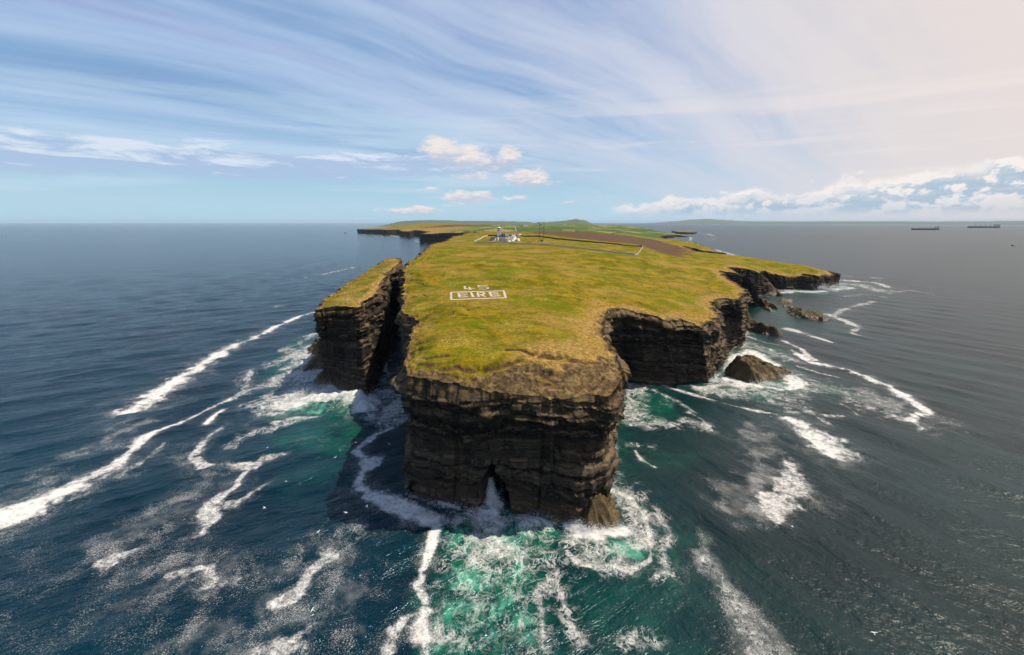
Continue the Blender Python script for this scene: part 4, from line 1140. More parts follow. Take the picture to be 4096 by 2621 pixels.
    F = np.stack([i + j, i + na + j, i + na + j2, i + j2], -1).reshape(-1, 4)
    # the two seam columns are the same place; weld them by dropping the last one
    keep = (np.arange(nr)[:, None] * na + np.arange(na - 1)[None]).ravel()
    mapv = np.full(nr * na, -1)
    mapv[keep] = np.arange(len(keep))
    last = np.arange(nr) * na + na - 1
    mapv[last] = mapv[np.arange(nr) * na]
    F = mapv[F]
    F = F[~((F[:, 0] == F[:, 3]) | (F[:, 1] == F[:, 2]))]
    at_ = {k: v[keep] for k, v in dict(dense=dense, lace=lace, speck=speck, green=green, wind=wind).items()}
    V = np.c_[x, y, z][keep]
    me = np_mesh('sea', V, F[:, ::-1], at_)
    sea = link('sea', me, SEA, smooth=True)
    tag(sea, kind='structure')
    return sea


build_sea()


# ------------------------------------------------------------------ things on the land
from mathutils.bvhtree import BVHTree


def tree_of(o):
    me = o.data
    return BVHTree.FromPolygons([v.co.copy() for v in me.vertices], [tuple(p.vertices) for p in me.polygons])


GROUND = tree_of(headland)


def gz(x, y):
    h = GROUND.ray_cast(Vector((x, y, 300)), Vector((0, 0, -1)))
    return h[0].z if h[0] else 0.0


def gp(px, py):
    """point of the ground under a picture position"""
    d = Vector(px_ray(px, py)).normalized()
    h = GROUND.ray_cast(Vector((0, 0, CAM_H)) + d * 60, d)
    if h[0]:
        return h[0]
    return Vector(HEAD.hit(px, py))


WHITE = plain('whitewash', (0.86, 0.84, 0.80), 0.8, 0.06, 0.5)
CREAM = plain('cream_render', (0.80, 0.74, 0.62), 0.85, 0.08, 0.5)
PINKISH = plain('weathered_render', (0.50, 0.38, 0.31), 0.9, 0.18, 0.6)
SLATE = plain('dark_slate', (0.030, 0.036, 0.050), 0.6, 0.25, 0.8)
GREYSLATE = plain('grey_slate', (0.26, 0.24, 0.22), 0.7, 0.2, 0.8)
GLASS = plain('window_glass', (0.02, 0.022, 0.026), 0.15, 0.1)
REDP = plain('red_paint', (0.48, 0.045, 0.035), 0.5, 0.1)
METAL = plain('dark_metal', (0.055, 0.050, 0.045), 0.5, 0.2, 1.0)
GILT = plain('gilded_metal', (0.55, 0.40, 0.12), 0.45, 0.1)
TIMBER = plain('pale_timber', (0.42, 0.34, 0.22), 0.8, 0.2, 1.0)
DARKTIMBER = plain('dark_timber', (0.09, 0.065, 0.045), 0.8, 0.2, 1.0)
GREENP = plain('green_paint', (0.012, 0.085, 0.060), 0.6, 0.15)
TARMAC = plain('tarmac', (0.20, 0.19, 0.185), 0.9, 0.15, 0.3)
WALLLIGHT = plain('lichened_drystone', (0.48, 0.45, 0.39), 0.95, 0.38, 0.9, bump=0.6)
WALLSHADE = plain('shaded_drystone', (0.045, 0.040, 0.034), 0.95, 0.40, 0.9, bump=0.6)  # drystone of the back walls, with their shade darkened into the colour
COPING = plain('pale_coping_stone', (0.34, 0.30, 0.24), 0.95, 0.25, 0.9)
PEBBLE = plain('whitewashed_stone', (0.56, 0.47, 0.38), 0.9, 0.28, 3.0, bump=0.3)


# ---- stones laid out as letters
def stones(name, strokes, label, cat, seed, ox=1700, oy=1100, k=450 / 2407, hw=(3.0, 0.80), dens=3.8):
    rng = random.Random(seed)
    bm = bmesh.new()
    ico = [(0, 0, 1), (.89, 0, .45), (.28, .85, .45), (-.72, .53, .45), (-.72, -.53, .45), (.28, -.85, .45), (.72, .53, -.45), (-.28, .85, -.45), (-.89, 0, -.45), (-.28, -.85, -.45), (.72, -.53, -.45), (0, 0, -1)]
    fc = [(0, 1, 2), (0, 2, 3), (0, 3, 4), (0, 4, 5), (0, 5, 1), (1, 6, 2), (2, 7, 3), (3, 8, 4), (4, 9, 5), (5, 10, 1), (1, 10, 6), (2, 6, 7), (3, 7, 8), (4, 8, 9), (5, 9, 10), (6, 10, 11), (6, 11, 7), (7, 11, 8), (8, 11, 9), (9, 11, 10)]
    for st in strokes:
        pts = [(ox + a * k, oy + b * k) for a, b in st]
        for (ax, ay), (bx, by) in zip(pts, pts[1:]):
            n = max(6, int((abs(bx - ax) / 1.6 + abs(by - ay) / 0.75) * dens))
            for i in range(n):
                t = rng.random()
                qx = ax + (bx - ax) * t + rng.uniform(-1, 1) * hw[0] * (0.25 if abs(bx - ax) > 3 * abs(by - ay) else 1)
                qy = ay + (by - ay) * t + rng.uniform(-1, 1) * hw[1] * (0.3 if abs(bx - ax) < abs(by - ay) else 1)
                p = gp(qx, qy)
                s = rng.uniform(0.22, 0.42)
                M = Matrix.Translation(p + Vector((0, 0, s * 0.12))) @ Matrix.Rotation(rng.uniform(0, 6.28), 4, 'Z') @ Matrix.Diagonal((s * rng.uniform(.9, 1.5), s * rng.uniform(.8, 1.2), s * rng.uniform(.35, .6), 1))
                v = [bm.verts.new(M @ Vector((a[0] * rng.uniform(.85, 1.15), a[1] * rng.uniform(.85, 1.15), a[2]))) for a in ico]
                for f in fc:
                    bm.faces.new([v[q] for q in f])
    me = bpy.data.meshes.new(name)
    bm.to_mesh(me)
    bm.free()
    return tag(link(name, me, PEBBLE), label, cat, 'whitewashed stone lettering on the grass')


stones('stone_border', [[(556, 370), (1690, 340)], [(1680, 340), (1725, 490)], [(1740, 488), (556, 530)], [(558, 372), (558, 530)]], 'long whitewashed stone rectangle framing the word on the grass', 'stone frame', 1, hw=(3.6, 0.85))
stones('stone_letter', [[(718, 395), (735, 480)], [(705, 392), (905, 388)], [(730, 434), (905, 428)], [(720, 478), (915, 468)]], 'whitewashed stone letter E that begins the word, beside the left frame end', 'stone letter', 2)
stones('stone_letter', [[(985, 380), (1025, 470)]], 'whitewashed stone letter I, a single slanting bar', 'stone letter', 3, dens=11.0)
stones('stone_letter', [[(1118, 380), (1150, 466)], [(1110, 380), (1235, 378), (1275, 395), (1240, 420), (1140, 424)], [(1200, 424), (1285, 464)]], 'whitewashed stone letter R inside the frame', 'stone letter', 4)
stones('stone_letter', [[(1380, 374), (1420, 456)], [(1362, 373), (1560, 373)], [(1395, 414), (1565, 410)], [(1415, 456), (1612, 450)]], 'whitewashed stone letter E that ends the word, beside the right frame end', 'stone letter', 5)
stones('stone_numeral', [[(845, 240), (862, 300)], [(850, 297), (1050, 286)], [(945, 262), (970, 314)]], 'whitewashed stone numeral 4 above the framed word', 'stone numeral', 6, dens=3.8)
stones('stone_numeral', [[(1128, 226), (1345, 226)], [(1138, 226), (1150, 260)], [(1150, 260), (1290, 258)], [(1290, 258), (1352, 270), (1352, 292), (1290, 305)], [(1290, 305), (1160, 302)]], 'whitewashed stone numeral 5 above the framed word', 'stone numeral', 7, dens=4.4, hw=(2.4, .45))


# ---- drystone walls of the lighthouse compound
def stone_wall(px_pts, mat, label, h=1.9, th=0.75, step=3.0, cop=COPING, seed=0, coping=True):
    pts = [gp(*p) for p in px_pts]
    line = []
    for a, b in zip(pts, pts[1:]):
        n = max(1, int((b - a).length / step))
        line += [a.lerp(b, i / n) for i in range(n)]
    line.append(pts[-1])
    rng = random.Random(seed)
    secs, csecs = [], []
    for i, p in enumerate(line):
        d = (line[min(i + 1, len(line) - 1)] - line[max(i - 1, 0)]); d.z = 0; d.normalize()
        nn = Vector((-d.y, d.x, 0))
        z = gz(p.x, p.y)
        hh = h * rng.uniform(0.93, 1.05)
        c = Vector((p.x, p.y, 0))
        secs.append([c + nn * th * .5 + Vector((0, 0, z - .5)), c + nn * th * .36 + Vector((0, 0, z + hh)), c - nn * th * .36 + Vector((0, 0, z + hh)), c - nn * th * .5 + Vector((0, 0, z - .5))])
        csecs.append([c + nn * th * .5 + Vector((0, 0, z + hh)), c + nn * th * .42 + Vector((0, 0, z + hh + .22)), c - nn * th * .42 + Vector((0, 0, z + hh + .22)), c - nn * th * .5 + Vector((0, 0, z + hh))])

    def sweep(S):
        m = MB()
        V = [[m.bm.verts.new(q) for q in s] for s in S]
        for a, b in zip(V, V[1:]):
            for i in range(4):
                m.bm.faces.new((a[i], a[(i + 1) % 4], b[(i + 1) % 4], b[i]))
        m.bm.faces.new(V[0]); m.bm.faces.new(list(reversed(V[-1])))
        return m
    o = sweep(secs).build('stone_wall', mat)
    if coping:
        sweep(csecs).build('coping', cop, o)
    return tag(o, label, 'wall', 'drystone walls round the lighthouse compound')


stone_wall([(1895, 971), (1960, 971.5), (2066, 976), (2150, 980), (2232, 986), (2330, 995), (2399, 1004), (2470, 1013), (2538, 1021.5)], WALLLIGHT, 'long pale grey drystone wall in front of the white buildings', seed=1, coping=False)
stone_wall([(2538, 1021.5), (2552, 1015), (2571, 990)], COPING, 'short pale wall closing the far right end of the compound', seed=2)
stone_wall([(2571, 990), (2478, 980), (2382, 971), (2299, 964), (2216, 956), (2183, 950.5), (2130, 947), (2089, 946)], WALLSHADE, 'long dark drystone wall behind the masts and green hut', h=2.1, seed=3, coping=False)
stone_wall([(2086, 944.8), (2068, 944.4)], WALLSHADE, 'short pale-topped wall beside the small white sheds', seed=4)
stone_wall([(2058, 943.6), (2030, 943.2)], WALLSHADE, 'dark wall with a pale coping behind the gabled cottage', seed=5)
stone_wall([(1990, 944), (1951, 943.6)], WALLSHADE, 'dark wall behind the left side of the lighthouse tower', h=2.1, seed=6, coping=False)
stone_wall([(1951, 943.6), (1935, 948), (1910, 961), (1895, 971)], WALLLIGHT, 'grey wall closing the left end of the compound beside the poles', seed=7)


# ---- buildings
def local(o, v):
    return v


def gable_house(name, loc, rz, w, d, eave, ridge, wallm, roofm, label, cat, along='y', chim=(), wins=(), door=None, parapet=0.0, group=None, hip=0.0):
    """ridge runs along local y (front gable at -y) or along x"""
    t = empty(name, loc, rz)
    tag(t, label, cat, group)
    m = MB()
    x, y = w / 2, d / 2
    if along == 'y':
        m.poly([(-x, -y, -1), (x, -y, -1), (x, -y, eave), (0, -y + hip, ridge if not hip else eave), (-x, -y, eave), (-x, y, -1), (x, y, -1), (x, y, eave), (0, y, ridge if not hip else eave), (-x, y, eave)],
               [(0, 1, 2, 3, 4) if not hip else (0, 1, 2, 4), (6, 5, 9, 8, 7) if not hip else (6, 5, 9, 7), (1, 6, 7, 2), (5, 0, 4, 9)])
    else:
        m.poly([(-x, -y, -1), (-x, y, -1), (-x, y, eave), (-x, 0, ridge if not hip else eave), (-x, -y, eave), (x, -y, -1), (x, y, -1), (x, y, eave), (x, 0, ridge if not hip else eave), (x, -y, eave)],
               [(1, 0, 4, 3, 2) if not hip else (1, 0, 4, 2), (5, 6, 7, 8, 9) if not hip else (5, 6, 7, 9), (0, 5, 9, 4), (6, 1, 2, 7)])
    m.build('wall', wallm, t)
    r = MB()
    o = 0.25
    if along == 'y':
        a = [(-x - o, -y, eave - .1), (0, -y + hip, ridge + .12), (x + o, -y, eave - .1), (-x - o, y, eave - .1), (0, y - hip, ridge + .12), (x + o, y, eave - .1)]
    else:
        a = [(-x, -y - o, eave - .1), (-x + hip, 0, ridge + .12), (-x, y + o, eave - .1), (x, -y - o, eave - .1), (x - hip, 0, ridge + .12), (x, y + o, eave - .1)]
    b = [(p[0], p[1], p[2] + 0.18) for p in a]
    r.poly(a + b, [(6, 7, 10, 9), (7, 8, 11, 10), (0, 3, 4, 1), (1, 4, 5, 2), (0, 1, 7, 6), (1, 2, 8, 7), (3, 9, 10, 4), (4, 10, 11, 5), (0, 6, 9, 3), (2, 5, 11, 8)])
    ro = r.build('roof', roofm, t)
    if parapet:
        for sy in (-1, 1):
            q = MB()
            yy = sy * (y - 0.18)
            q.poly([(-x - .15, yy - .2, eave), (0, yy - .2, ridge + .2), (x + .15, yy - .2, eave), (x + .15, yy - .2, eave + parapet), (0, yy - .2, ridge + parapet + .3), (-x - .15, yy - .2, eave + parapet),
                    (-x - .15, yy + .2, eave), (0, yy + .2, ridge + .2), (x + .15, yy + .2, eave), (x + .15, yy + .2, eave + parapet), (0, yy + .2, ridge + parapet + .3), (-x - .15, yy + .2, eave + parapet)],
                   [(0, 1, 4, 5), (1, 2, 3, 4), (7, 6, 11, 10), (8, 7, 10, 9), (5, 4, 10, 11), (4, 3, 9, 10), (0, 5, 11, 6), (3, 2, 8, 9)])
            q.build('gable_coping', wallm, t)
    for (cx, cyy, zt, sx, sy) in chim:
        c = MB()
        zb = ridge - 1.6
        c.box((cx, cyy, (zb + zt) / 2), (sx, sy, zt - zb)).box((cx, cyy, zt + .1), (sx + .25, sy + .25, .25))
        co = c.build('chimney', wallm, ro)
    for wi in wins:
        window(t, *wi)
    if door:
        dx, side, dw, dh = door
        px_ = {'f': (dx, -y - .02, dh / 2), 'r': (x + .02, dx, dh / 2), 'l': (-x - .02, dx, dh / 2)}[side]
        dm = MB().box(px_, (dw if side == 'f' else .12, .12 if side == 'f' else dw, dh)).build('door', DARKTIMBER, t)
    return t


def window(t, side, u, z, w, h, half, off=0.0):
    """a window opening: dark glass as a part, its pale frame and sill as sub-parts"""
    if side == 'f':
        g = MB().box((u, -half - .01, z), (w, .08, h)).build('window', GLASS, t)
        MB().box((u, -half - .05, z), (.07, .06, h)).box((u, -half - .05, z), (w, .05, .07)).build('frame', WHITE, g)
        MB().box((u, -half - .1, z - h / 2 - .08), (w + .3, .25, .14)).build('sill', WHITE, g)
    else:
        s = 1 if side == 'r' else -1
        g = MB().box((s * (half + .01), u, z), (.08, w, h)).build('window', GLASS, t)
        MB().box((s * (half + .05), u, z), (.06, .07, h)).box((s * (half + .05), u, z), (.05, w, .07)).build('frame', WHITE, g)
        MB().box((s * (half + .1), u, z - h / 2 - .08), (.25, w + .3, .14)).build('sill', WHITE, g)


HR = -0.44                          # the keepers' buildings stand turned a little to the left of the view


def lighthouse():
    p = gp(1997, 958.5)
    t = empty('lighthouse', p, HR)
    tag(t, 'tall round white lighthouse with red gallery band and dark glazed lantern', 'lighthouse')
    MB().lathe([(3.35, -1.5), (3.3, 0), (2.95, 14.0), (3.15, 14.2), (3.7, 14.9), (0, 14.9)], 40).build('tower', WHITE, t, True)
    MB().lathe([(3.8, 14.9), (3.95, 14.9), (3.95, 15.6), (3.7, 15.65), (3.7, 14.95)], 40).build('gallery', REDP, t)
    rl = MB()
    for i in range(20):
        a = i * math.pi / 10
        rl.tube((3.85 * math.cos(a), 3.85 * math.sin(a), 15.6), (3.85 * math.cos(a), 3.85 * math.sin(a), 16.7), .06, n=5)
    for z in (16.1, 16.7):
        for i in range(40):
            a, b = i * math.pi / 20, (i + 1) * math.pi / 20
            rl.tube((3.85 * math.cos(a), 3.85 * math.sin(a), z), (3.85 * math.cos(b), 3.85 * math.sin(b), z), .055, n=5, cap=False)
    rl.build('railing', REDP, t)
    MB().lathe([(2.35, 14.92), (2.35, 16.9), (2.1, 17.0), (0, 17.0)], 32).build('lantern_base', WHITE, t)
    ln = MB().lathe([(2.05, 17.0), (2.05, 19.9), (0, 19.9)], 24).build('lantern', GLASS, t)
    gb = MB()
    for i in range(12):
        a = i * math.pi / 6
        gb.tube((2.09 * math.cos(a), 2.09 * math.sin(a), 17.0), (2.09 * math.cos(a), 2.09 * math.sin(a), 19.9), .07, n=5)
        for z in (18.0, 19.0):
            b = a + math.pi / 6
            gb.tube((2.09 * math.cos(a), 2.09 * math.sin(a), z), (2.09 * math.cos(b), 2.09 * math.sin(b), z), .06, n=5)
    gb.build('glazing_bars', WHITE, ln)
    dm = MB().lathe([(2.4, 19.9), (2.35, 20.15), (1.7, 20.9), (0.7, 21.4), (0.35, 21.5), (0.35, 21.9), (0, 22.1)], 28).build('dome', WHITE, t, True)
    MB().tube((0, 0, 22.0), (0, 0, 23.6), .10).box((0, .5, 23.2), (.08, 1.3, .35)).tube((-.9, 0, 22.6), (.9, 0, 22.6), .07).build('weather_vane', GILT, dm)
    ld = MB()
    for s in (-.25, .25):
        ld.tube((2.7, -1.2 + s, 16.7), (2.3, -1.2 + s, 20.2), .06)
    for i in range(7):
        k = i / 6
        ld.tube((2.7 - .4 * k, -1.45, 16.8 + 3.3 * k), (2.7 - .4 * k, -.95, 16.8 + 3.3 * k), .05)
    ld.build('ladder', GILT, t)
    for z, a in ((6.4, -math.pi / 2 - 0.2), (11.0, -math.pi / 2 + 0.9)):
        c = Vector((3.06 * math.cos(a), 3.06 * math.sin(a), z))
        w = MB().box(c, (.5, .9, 1.5), a).build('window', GLASS, t)
        MB().box(c + Vector((math.cos(a) * .12, math.sin(a) * .12, -.85)), (.5, 1.2, .16), a).build('sill', WHITE, w)
    return t


def keepers_house():
    p = gp(2006, 962.6)
    t = empty('keepers_house', p, HR)
    tag(t, 'large two-storey cream house with dark hipped slate roofs at the lighthouse foot', 'house')
    WX = (-7.2, 7.4)
    wall = MB()
    for cx in WX:
        wall.box((cx, 0, 2.5), (6.6, 11.0, 7.0))
    wall.box((0, 2.0, 2.5), (8.1, 6.0, 6.96))
    wall.box((1.9, -2.2, 2.3), (2.6, 2.5, 6.5))
    wall.box((8.9, 4.5, 2.3), (6.0, 5.5, 6.8))
    wall.build('wall', CREAM, t)
    MB().box((-.9, -2.3, .9), (3.0, 2.7, 2.8)).build('porch', PINKISH, t)
    roof = MB()
    for cx, cyy, hw_, hd, zr in ((WX[0], 0, 3.6, 5.8, 8.9), (WX[1], 0, 3.6, 5.8, 8.9), (8.9, 4.5, 3.3, 3.0, 8.4)):
        ins = min(hw_, hd) * .8
        r0 = 6.02
        roof.poly([(cx - hw_, cyy - hd, r0), (cx + hw_, cyy - hd, r0), (cx + hw_, cyy + hd, r0), (cx - hw_, cyy + hd, r0), (cx, cyy - hd + ins, zr), (cx, cyy + hd - ins, zr)],
                  [(0, 1, 4), (1, 2, 5, 4), (2, 3, 5), (3, 0, 4, 5), (3, 2, 1, 0)])
    roof.poly([(-4.0, -1.3, 6.0), (4.0, -1.3, 6.0), (4.0, 5.3, 6.0), (-4.0, 5.3, 6.0), (-5.5, 2, 8.75), (5.5, 2, 8.75)], [(0, 1, 5, 4), (1, 2, 5), (2, 3, 4, 5), (3, 0, 4), (3, 2, 1, 0)])
    ro = roof.build('roof', SLATE, t)
    MB().box((1.0, 4.2, 9.3), (7.0, 4.2, 2.6)).poly([(-2.9, 1.8, 10.6), (4.9, 1.8, 10.6), (4.9, 6.6, 10.6), (-2.9, 6.6, 10.6), (-1.2, 4.2, 11.9), (3.2, 4.2, 11.9)], [(0, 1, 5, 4), (1, 2, 5), (2, 3, 4, 5), (3, 0, 4), (3, 2, 1, 0)]).build('attic', SLATE, ro)
    for (cx, cyy, zt) in ((-8.8, 3.2, 10.2), (-6.0, 4.8, 10.2), (-.6, 2.4, 11.0), (2.9, 2.3, 11.0), (7.9, -1.0, 10.8), (9.7, .8, 10.8)):
        c = MB().box((cx, cyy, zt - 1.5), (1.05, .8, 3.2)).box((cx, cyy, zt + .12), (1.25, 1.0, .25)).build('chimney', CREAM, ro)
        MB().tube((cx - .25, cyy, zt + .2), (cx - .25, cyy, zt + .7), .13).tube((cx + .25, cyy, zt + .2), (cx + .25, cyy, zt + .7), .13).build('chimney_pot', PINKISH, c)
    for u in (WX[0], WX[1]):
        window(t, 'f', u, 4.55, .95, 1.6, 5.5)
        window(t, 'f', u - 1.35 if u > 0 else u - .1, 1.3, .95, 1.5, 5.5)
        window(t, 'f', u + .6 if u > 0 else u + 1.6, 1.3, .95, 1.5, 5.5)
    window(t, 'f', -2.0, 3.9, 1.0, 2.2, 1.0)
    window(t, 'f', 2.0, 3.6, .95, 2.4, 3.45)
    window(t, 'r', -2.5, 4.4, .9, 1.5, 10.7)
    MB().box((.1, -3.68, .55), (1.0, .1, 2.1)).build('door', DARKTIMBER, t)


def cottages():
    p = gp(2053, 964)
    w, d = 6.4, 10.5
    gable_house('gabled_cottage', p, HR, w, d, 6.6, 9.6, WHITE, GREYSLATE, 'white two-storey cottage with stepped chimneys on both steep gables', 'house',
                chim=((0, -d / 2 + .6, 11.0, 1.5, 1.0), (0, d / 2 - .6, 11.0, 1.5, 1.0)), parapet=.35,
                wins=(('r', -2.6, 4.6, .8, 1.2, w / 2), ('r', 2.4, 4.6, .8, 1.2, w / 2), ('r', -2.6, 1.6, .8, 1.2, w / 2), ('r', 2.4, 1.6, .8, 1.2, w / 2)), door=(0, 'r', 1.0, 2.1))
    c, s = math.cos(HR), math.sin(HR)

    def rel(dx, dy, dz=0.0):
        x, y = p.x + dx * c - dy * s, p.y + dx * s + dy * c
        return Vector((x, y, gz(x, y) + dz))
    gable_house('outbuilding', rel(-.2, -8.6), HR, 6.9, 6.4, 3.3, 4.9, WHITE, GREYSLATE, 'low white outbuilding with a grey roof joined to the front of the gabled cottage', 'outbuilding', along='y',
                wins=(('r', -.8, 1.7, .7, .9, 3.45), ('f', 1.6, 1.5, .8, 1.0, 3.2)), door=(-1.6, 'f', .95, 2.0), chim=())
    gable_house('outbuilding', rel(6.6, 3.5), HR, 5.0, 6.5, 3.0, 3.7, WHITE, WHITE, 'low white flat-topped shed at the right end of the white buildings', 'outbuilding', along='y', wins=(('f', 0.9, 1.6, .8, .9, 3.25), ('r', 0, 1.6, .8, .9, 2.5)), door=(-1.2, 'f', .9, 2.0))
    gable_house('outbuilding', rel(-9.2, -9.6), HR, 7.5, 6.0, 2.6, 4.3, PINKISH, plain('mossy_slate', (0.15, 0.12, 0.10), 0.9, 0.3), 'low brown-roofed store between the large house and the cottage', 'outbuilding', along='x', wins=(('f', 1.8, 1.5, .8, .9, 3.0),), door=(-1.4, 'f', .95, 2.0))
    gable_house('outbuilding', rel(-6.8, .6), HR, 3.6, 4.6, 2.3, 3.9, PINKISH, plain('rusty_roof', (0.11, 0.035, 0.030), 0.8, 0.3), 'small store with a dark red roof beside the large house', 'outbuilding', along='y', door=(0, 'f', .9, 1.9))
    q = gp(1972.5, 963)
    gable_house('outbuilding', q, HR, 8.4, 5.2, 3.3, 5.3, PINKISH, SLATE, 'pinkish slate-roofed outbuilding at the left of the large house', 'outbuilding', along='x', wins=(('f', -1.6, 1.7, .8, 1.0, 2.6),), door=(1.6, 'f', 1.0, 2.1))
    q = gp(1964.5, 964.6)
    gable_house('outbuilding', q, HR + .15, 6.6, 3.2, 1.6, 2.5, PINKISH, SLATE, 'lowest lean-to at the far left end of the lighthouse buildings', 'outbuilding', along='x', door=(1.0, 'f', .9, 1.5))
    q = gp(2029, 943.3)
    gable_house('equipment_hut', q, -.2, 6.4, 5.0, 2.6, 4.4, plain('pale_grey_render', (.5, .52, .5), .8), plain('grey_green_roof', (.16, .19, .18), .7), 'grey-roofed hut on the wall behind the large house', 'hut', along='x', hip=1.6, door=(0, 'f', 1, 2), wins=(('f', 1.9, 1.5, .8, .9, 2.5),))
    # yard walls in front
    for a, b, lab in (((2009.5, 967.6), (2023.5, 968.6), 'pale pinkish yard wall in front of the large house'), ((2034, 968.4), (2041.5, 966.8), 'cream yard wall in front of the low brown-roofed store'), ((1979, 966.6), (1946, 969.5), 'low brown ruined wall running left from the outbuildings')):
        A, B = gp(*a), gp(*b)
        n = 8
        m = MB()
        d = (B - A); d.z = 0
        nn = Vector((-d.y, d.x, 0)).normalized() * .3
        rng = random.Random(len(lab))
        V = []
        for i in range(n + 1):
            pnt = A.lerp(B, i / n)
            z = gz(pnt.x, pnt.y)
            hh = (2.6 if 'yard' in lab else 1.2) * rng.uniform(.95, 1.05)
            V.append([m.bm.verts.new((pnt.x + s_ * nn.x, pnt.y + s_ * nn.y, zz)) for s_, zz in ((1, z - .5), (1, z + hh), (-1, z + hh), (-1, z - .5))])
        for u, v in zip(V, V[1:]):
            for i in range(4):
                m.bm.faces.new((u[i], u[(i + 1) % 4], v[(i + 1) % 4], v[i]))
        m.bm.faces.new(V[0]); m.bm.faces.new(list(reversed(V[-1])))
        tag(m.build('yard_wall', CREAM if 'cream' in lab else PINKISH), lab, 'wall')
    # small white sheds and parked cars behind the cottage
    for (px, py, w_, lab) in ((2073.5, 945.3, 5.2, 'small pinkish-white shed with two dark vents behind the cottage'), (2080.5, 943.3, 3.6, 'smallest round-roofed white shed behind the cottage')):
        gable_house('small_shed', gp(px, py), -.1, w_, 3.4, 2.2, 3.2, WHITE, WHITE if w_ < 4 else GREYSLATE, lab, 'shed', along='x', door=(-.9, 'f', .8, 1.8), wins=(('f', 1.0, 1.4, .6, .6, 1.7),))


def lattice_mast(px, py, ytop, label):
    p = gp(px, py)
    D = math.hypot(p.x, p.y)
    h = (py - ytop) / FPX * D * 1.0
    t = empty('lattice_mast', p, .3)
    tag(t, label, 'radio mast', 'lattice radio masts beside the lighthouse')
    W_ = .85
    for i in range(3):
        a = i * 2.0944
        MB().tube((W_ * math.cos(a), W_ * math.sin(a), -.3), (W_ * .85 * math.cos(a), W_ * .85 * math.sin(a), h), .085, n=6).build('leg', METAL, t)
    br = MB()
    n = int(h / 1.5)
    for k in range(n):
        z0, z1 = k * h / n, (k + 1) * h / n
        for i in range(3):
            a, b = i * 2.0944, (i + 1) * 2.0944
            if k % 2:
                a, b = b, a
            br.tube((W_ * math.cos(a), W_ * math.sin(a), z0), (W_ * math.cos(b), W_ * math.sin(b), z1), .05, n=4)
            br.tube((W_ * math.cos(a), W_ * math.sin(a), z1), (W_ * math.cos(b), W_ * math.sin(b), z1), .05, n=4)
    br.build('bracing', METAL, t)
    MB().box((0, 0, .1), (2.6, 2.6, .8)).build('footing', plain('concrete', (.35, .33, .30), .9), t)
    MB().tube((0, 0, h - .3), (0, 0, h + 1.6), .07).build('aerial', METAL, t)


def pole(px, py, ytop, mat, label, arm=True):
    p = gp(px, py)
    D = math.hypot(p.x, p.y)
    h = (py - ytop) / FPX * D
    t = empty('utility_pole', p, .4)
    tag(t, label, 'pole', 'wooden poles round the compound')
    MB().tube((0, 0, -.5), (0, 0, h), .17, .12).build('post', mat, t)
    if arm:
        c = MB().box((0, 0, h - .5), (1.7, .14, .14)).build('crossarm', mat, t)
        for u in (-.7, .7):
            MB().tube((u, 0, h - .43), (u, 0, h - .2), .06).build('insulator', WHITE, c)


lighthouse()
keepers_house()
cottages()
lattice_mast(2157, 970, 895, 'nearer lattice radio mast beside the green hut')
lattice_mast(2175, 955, 891.5, 'farther lattice radio mast standing close to the dark back wall')
pole(2128.5, 949, 930, TIMBER, 'pale timber pole against the dark back wall right of the cottage')
pole(1910, 969.5, 956, TIMBER, 'short thick pale post beside the left compound wall')
pole(1908, 966, 938, TIMBER, 'tall pale pole rising outside the left compound wall')
pole(1913, 944.5, 927.5, DARKTIMBER, 'dark pole standing farthest back left of the compound')
gh = gp(2167, 966)
gable_house('green_hut', gh, -.1, 4.4, 3.0, 2.3, 2.9, GREENP, GREENP, 'small dark green hut beside the nearer lattice mast', 'hut', along='x', door=(-1.2, 'f', .8, 1.8), wins=(('f', .9, 1.4, .9, .6, 1.5),))


def car(px, py, rz, col, label):
    t = empty('parked_car', gp(px, py), rz)
    tag(t, label, 'car', 'cars parked behind the cottage')
    paint = plain('car_paint', col, .3, .04)
    prof = [(-2.1, .35), (-2.15, .75), (-1.9, .95), (-1.45, 1.0), (-.95, 1.45), (.75, 1.47), (1.3, 1.02), (2.0, .88), (2.15, .65), (2.1, .35)]
    m = MB()
    n = len(prof)
    m.poly([(a, -.82, b) for a, b in prof] + [(a, .82, b) for a, b in prof], [tuple(range(n)), tuple(reversed(range(n, 2 * n)))] + [(i, (i + 1) % n, n + (i + 1) % n, n + i) for i in range(n)])
    m.build('body', paint, t)
    MB().poly([(-1.3, -.84, 1.02), (-.9, -.84, 1.38), (.7, -.84, 1.38), (1.15, -.84, 1.02), (-1.3, .84, 1.02), (-.9, .84, 1.38), (.7, .84, 1.38), (1.15, .84, 1.02)],
              [(0, 1, 2, 3), (7, 6, 5, 4), (0, 3, 7, 4), (1, 5, 6, 2), (0, 4, 5, 1), (3, 2, 6, 7)]).build('window', GLASS, t)
    for wx in (-1.35, 1.35):
        for wy in (-.78, .78):
            w = MB().tube((wx, wy - .1, .33), (wx, wy + .1, .33), .33, n=16).build('wheel', METAL, t)
            MB().tube((wx, wy - .115, .33), (wx, wy + .115, .33), .18, n=12).build('rim', plain('alloy', (.5, .5, .5), .4), w)
    for wy in (-.6, .6):
        MB().box((2.12, wy, .72), (.1, .35, .14)).build('headlight', WHITE, t)


car(2066.5, 943.5, .1, (.05, .055, .065), 'dark grey car parked behind the cottage chimney')
car(2064.0, 941.8, .3, (.35, .36, .38), 'silver car parked farthest back near the cottage')
car(2077, 941.6, .2, (.04, .05, .06), 'black car parked above the small white sheds')

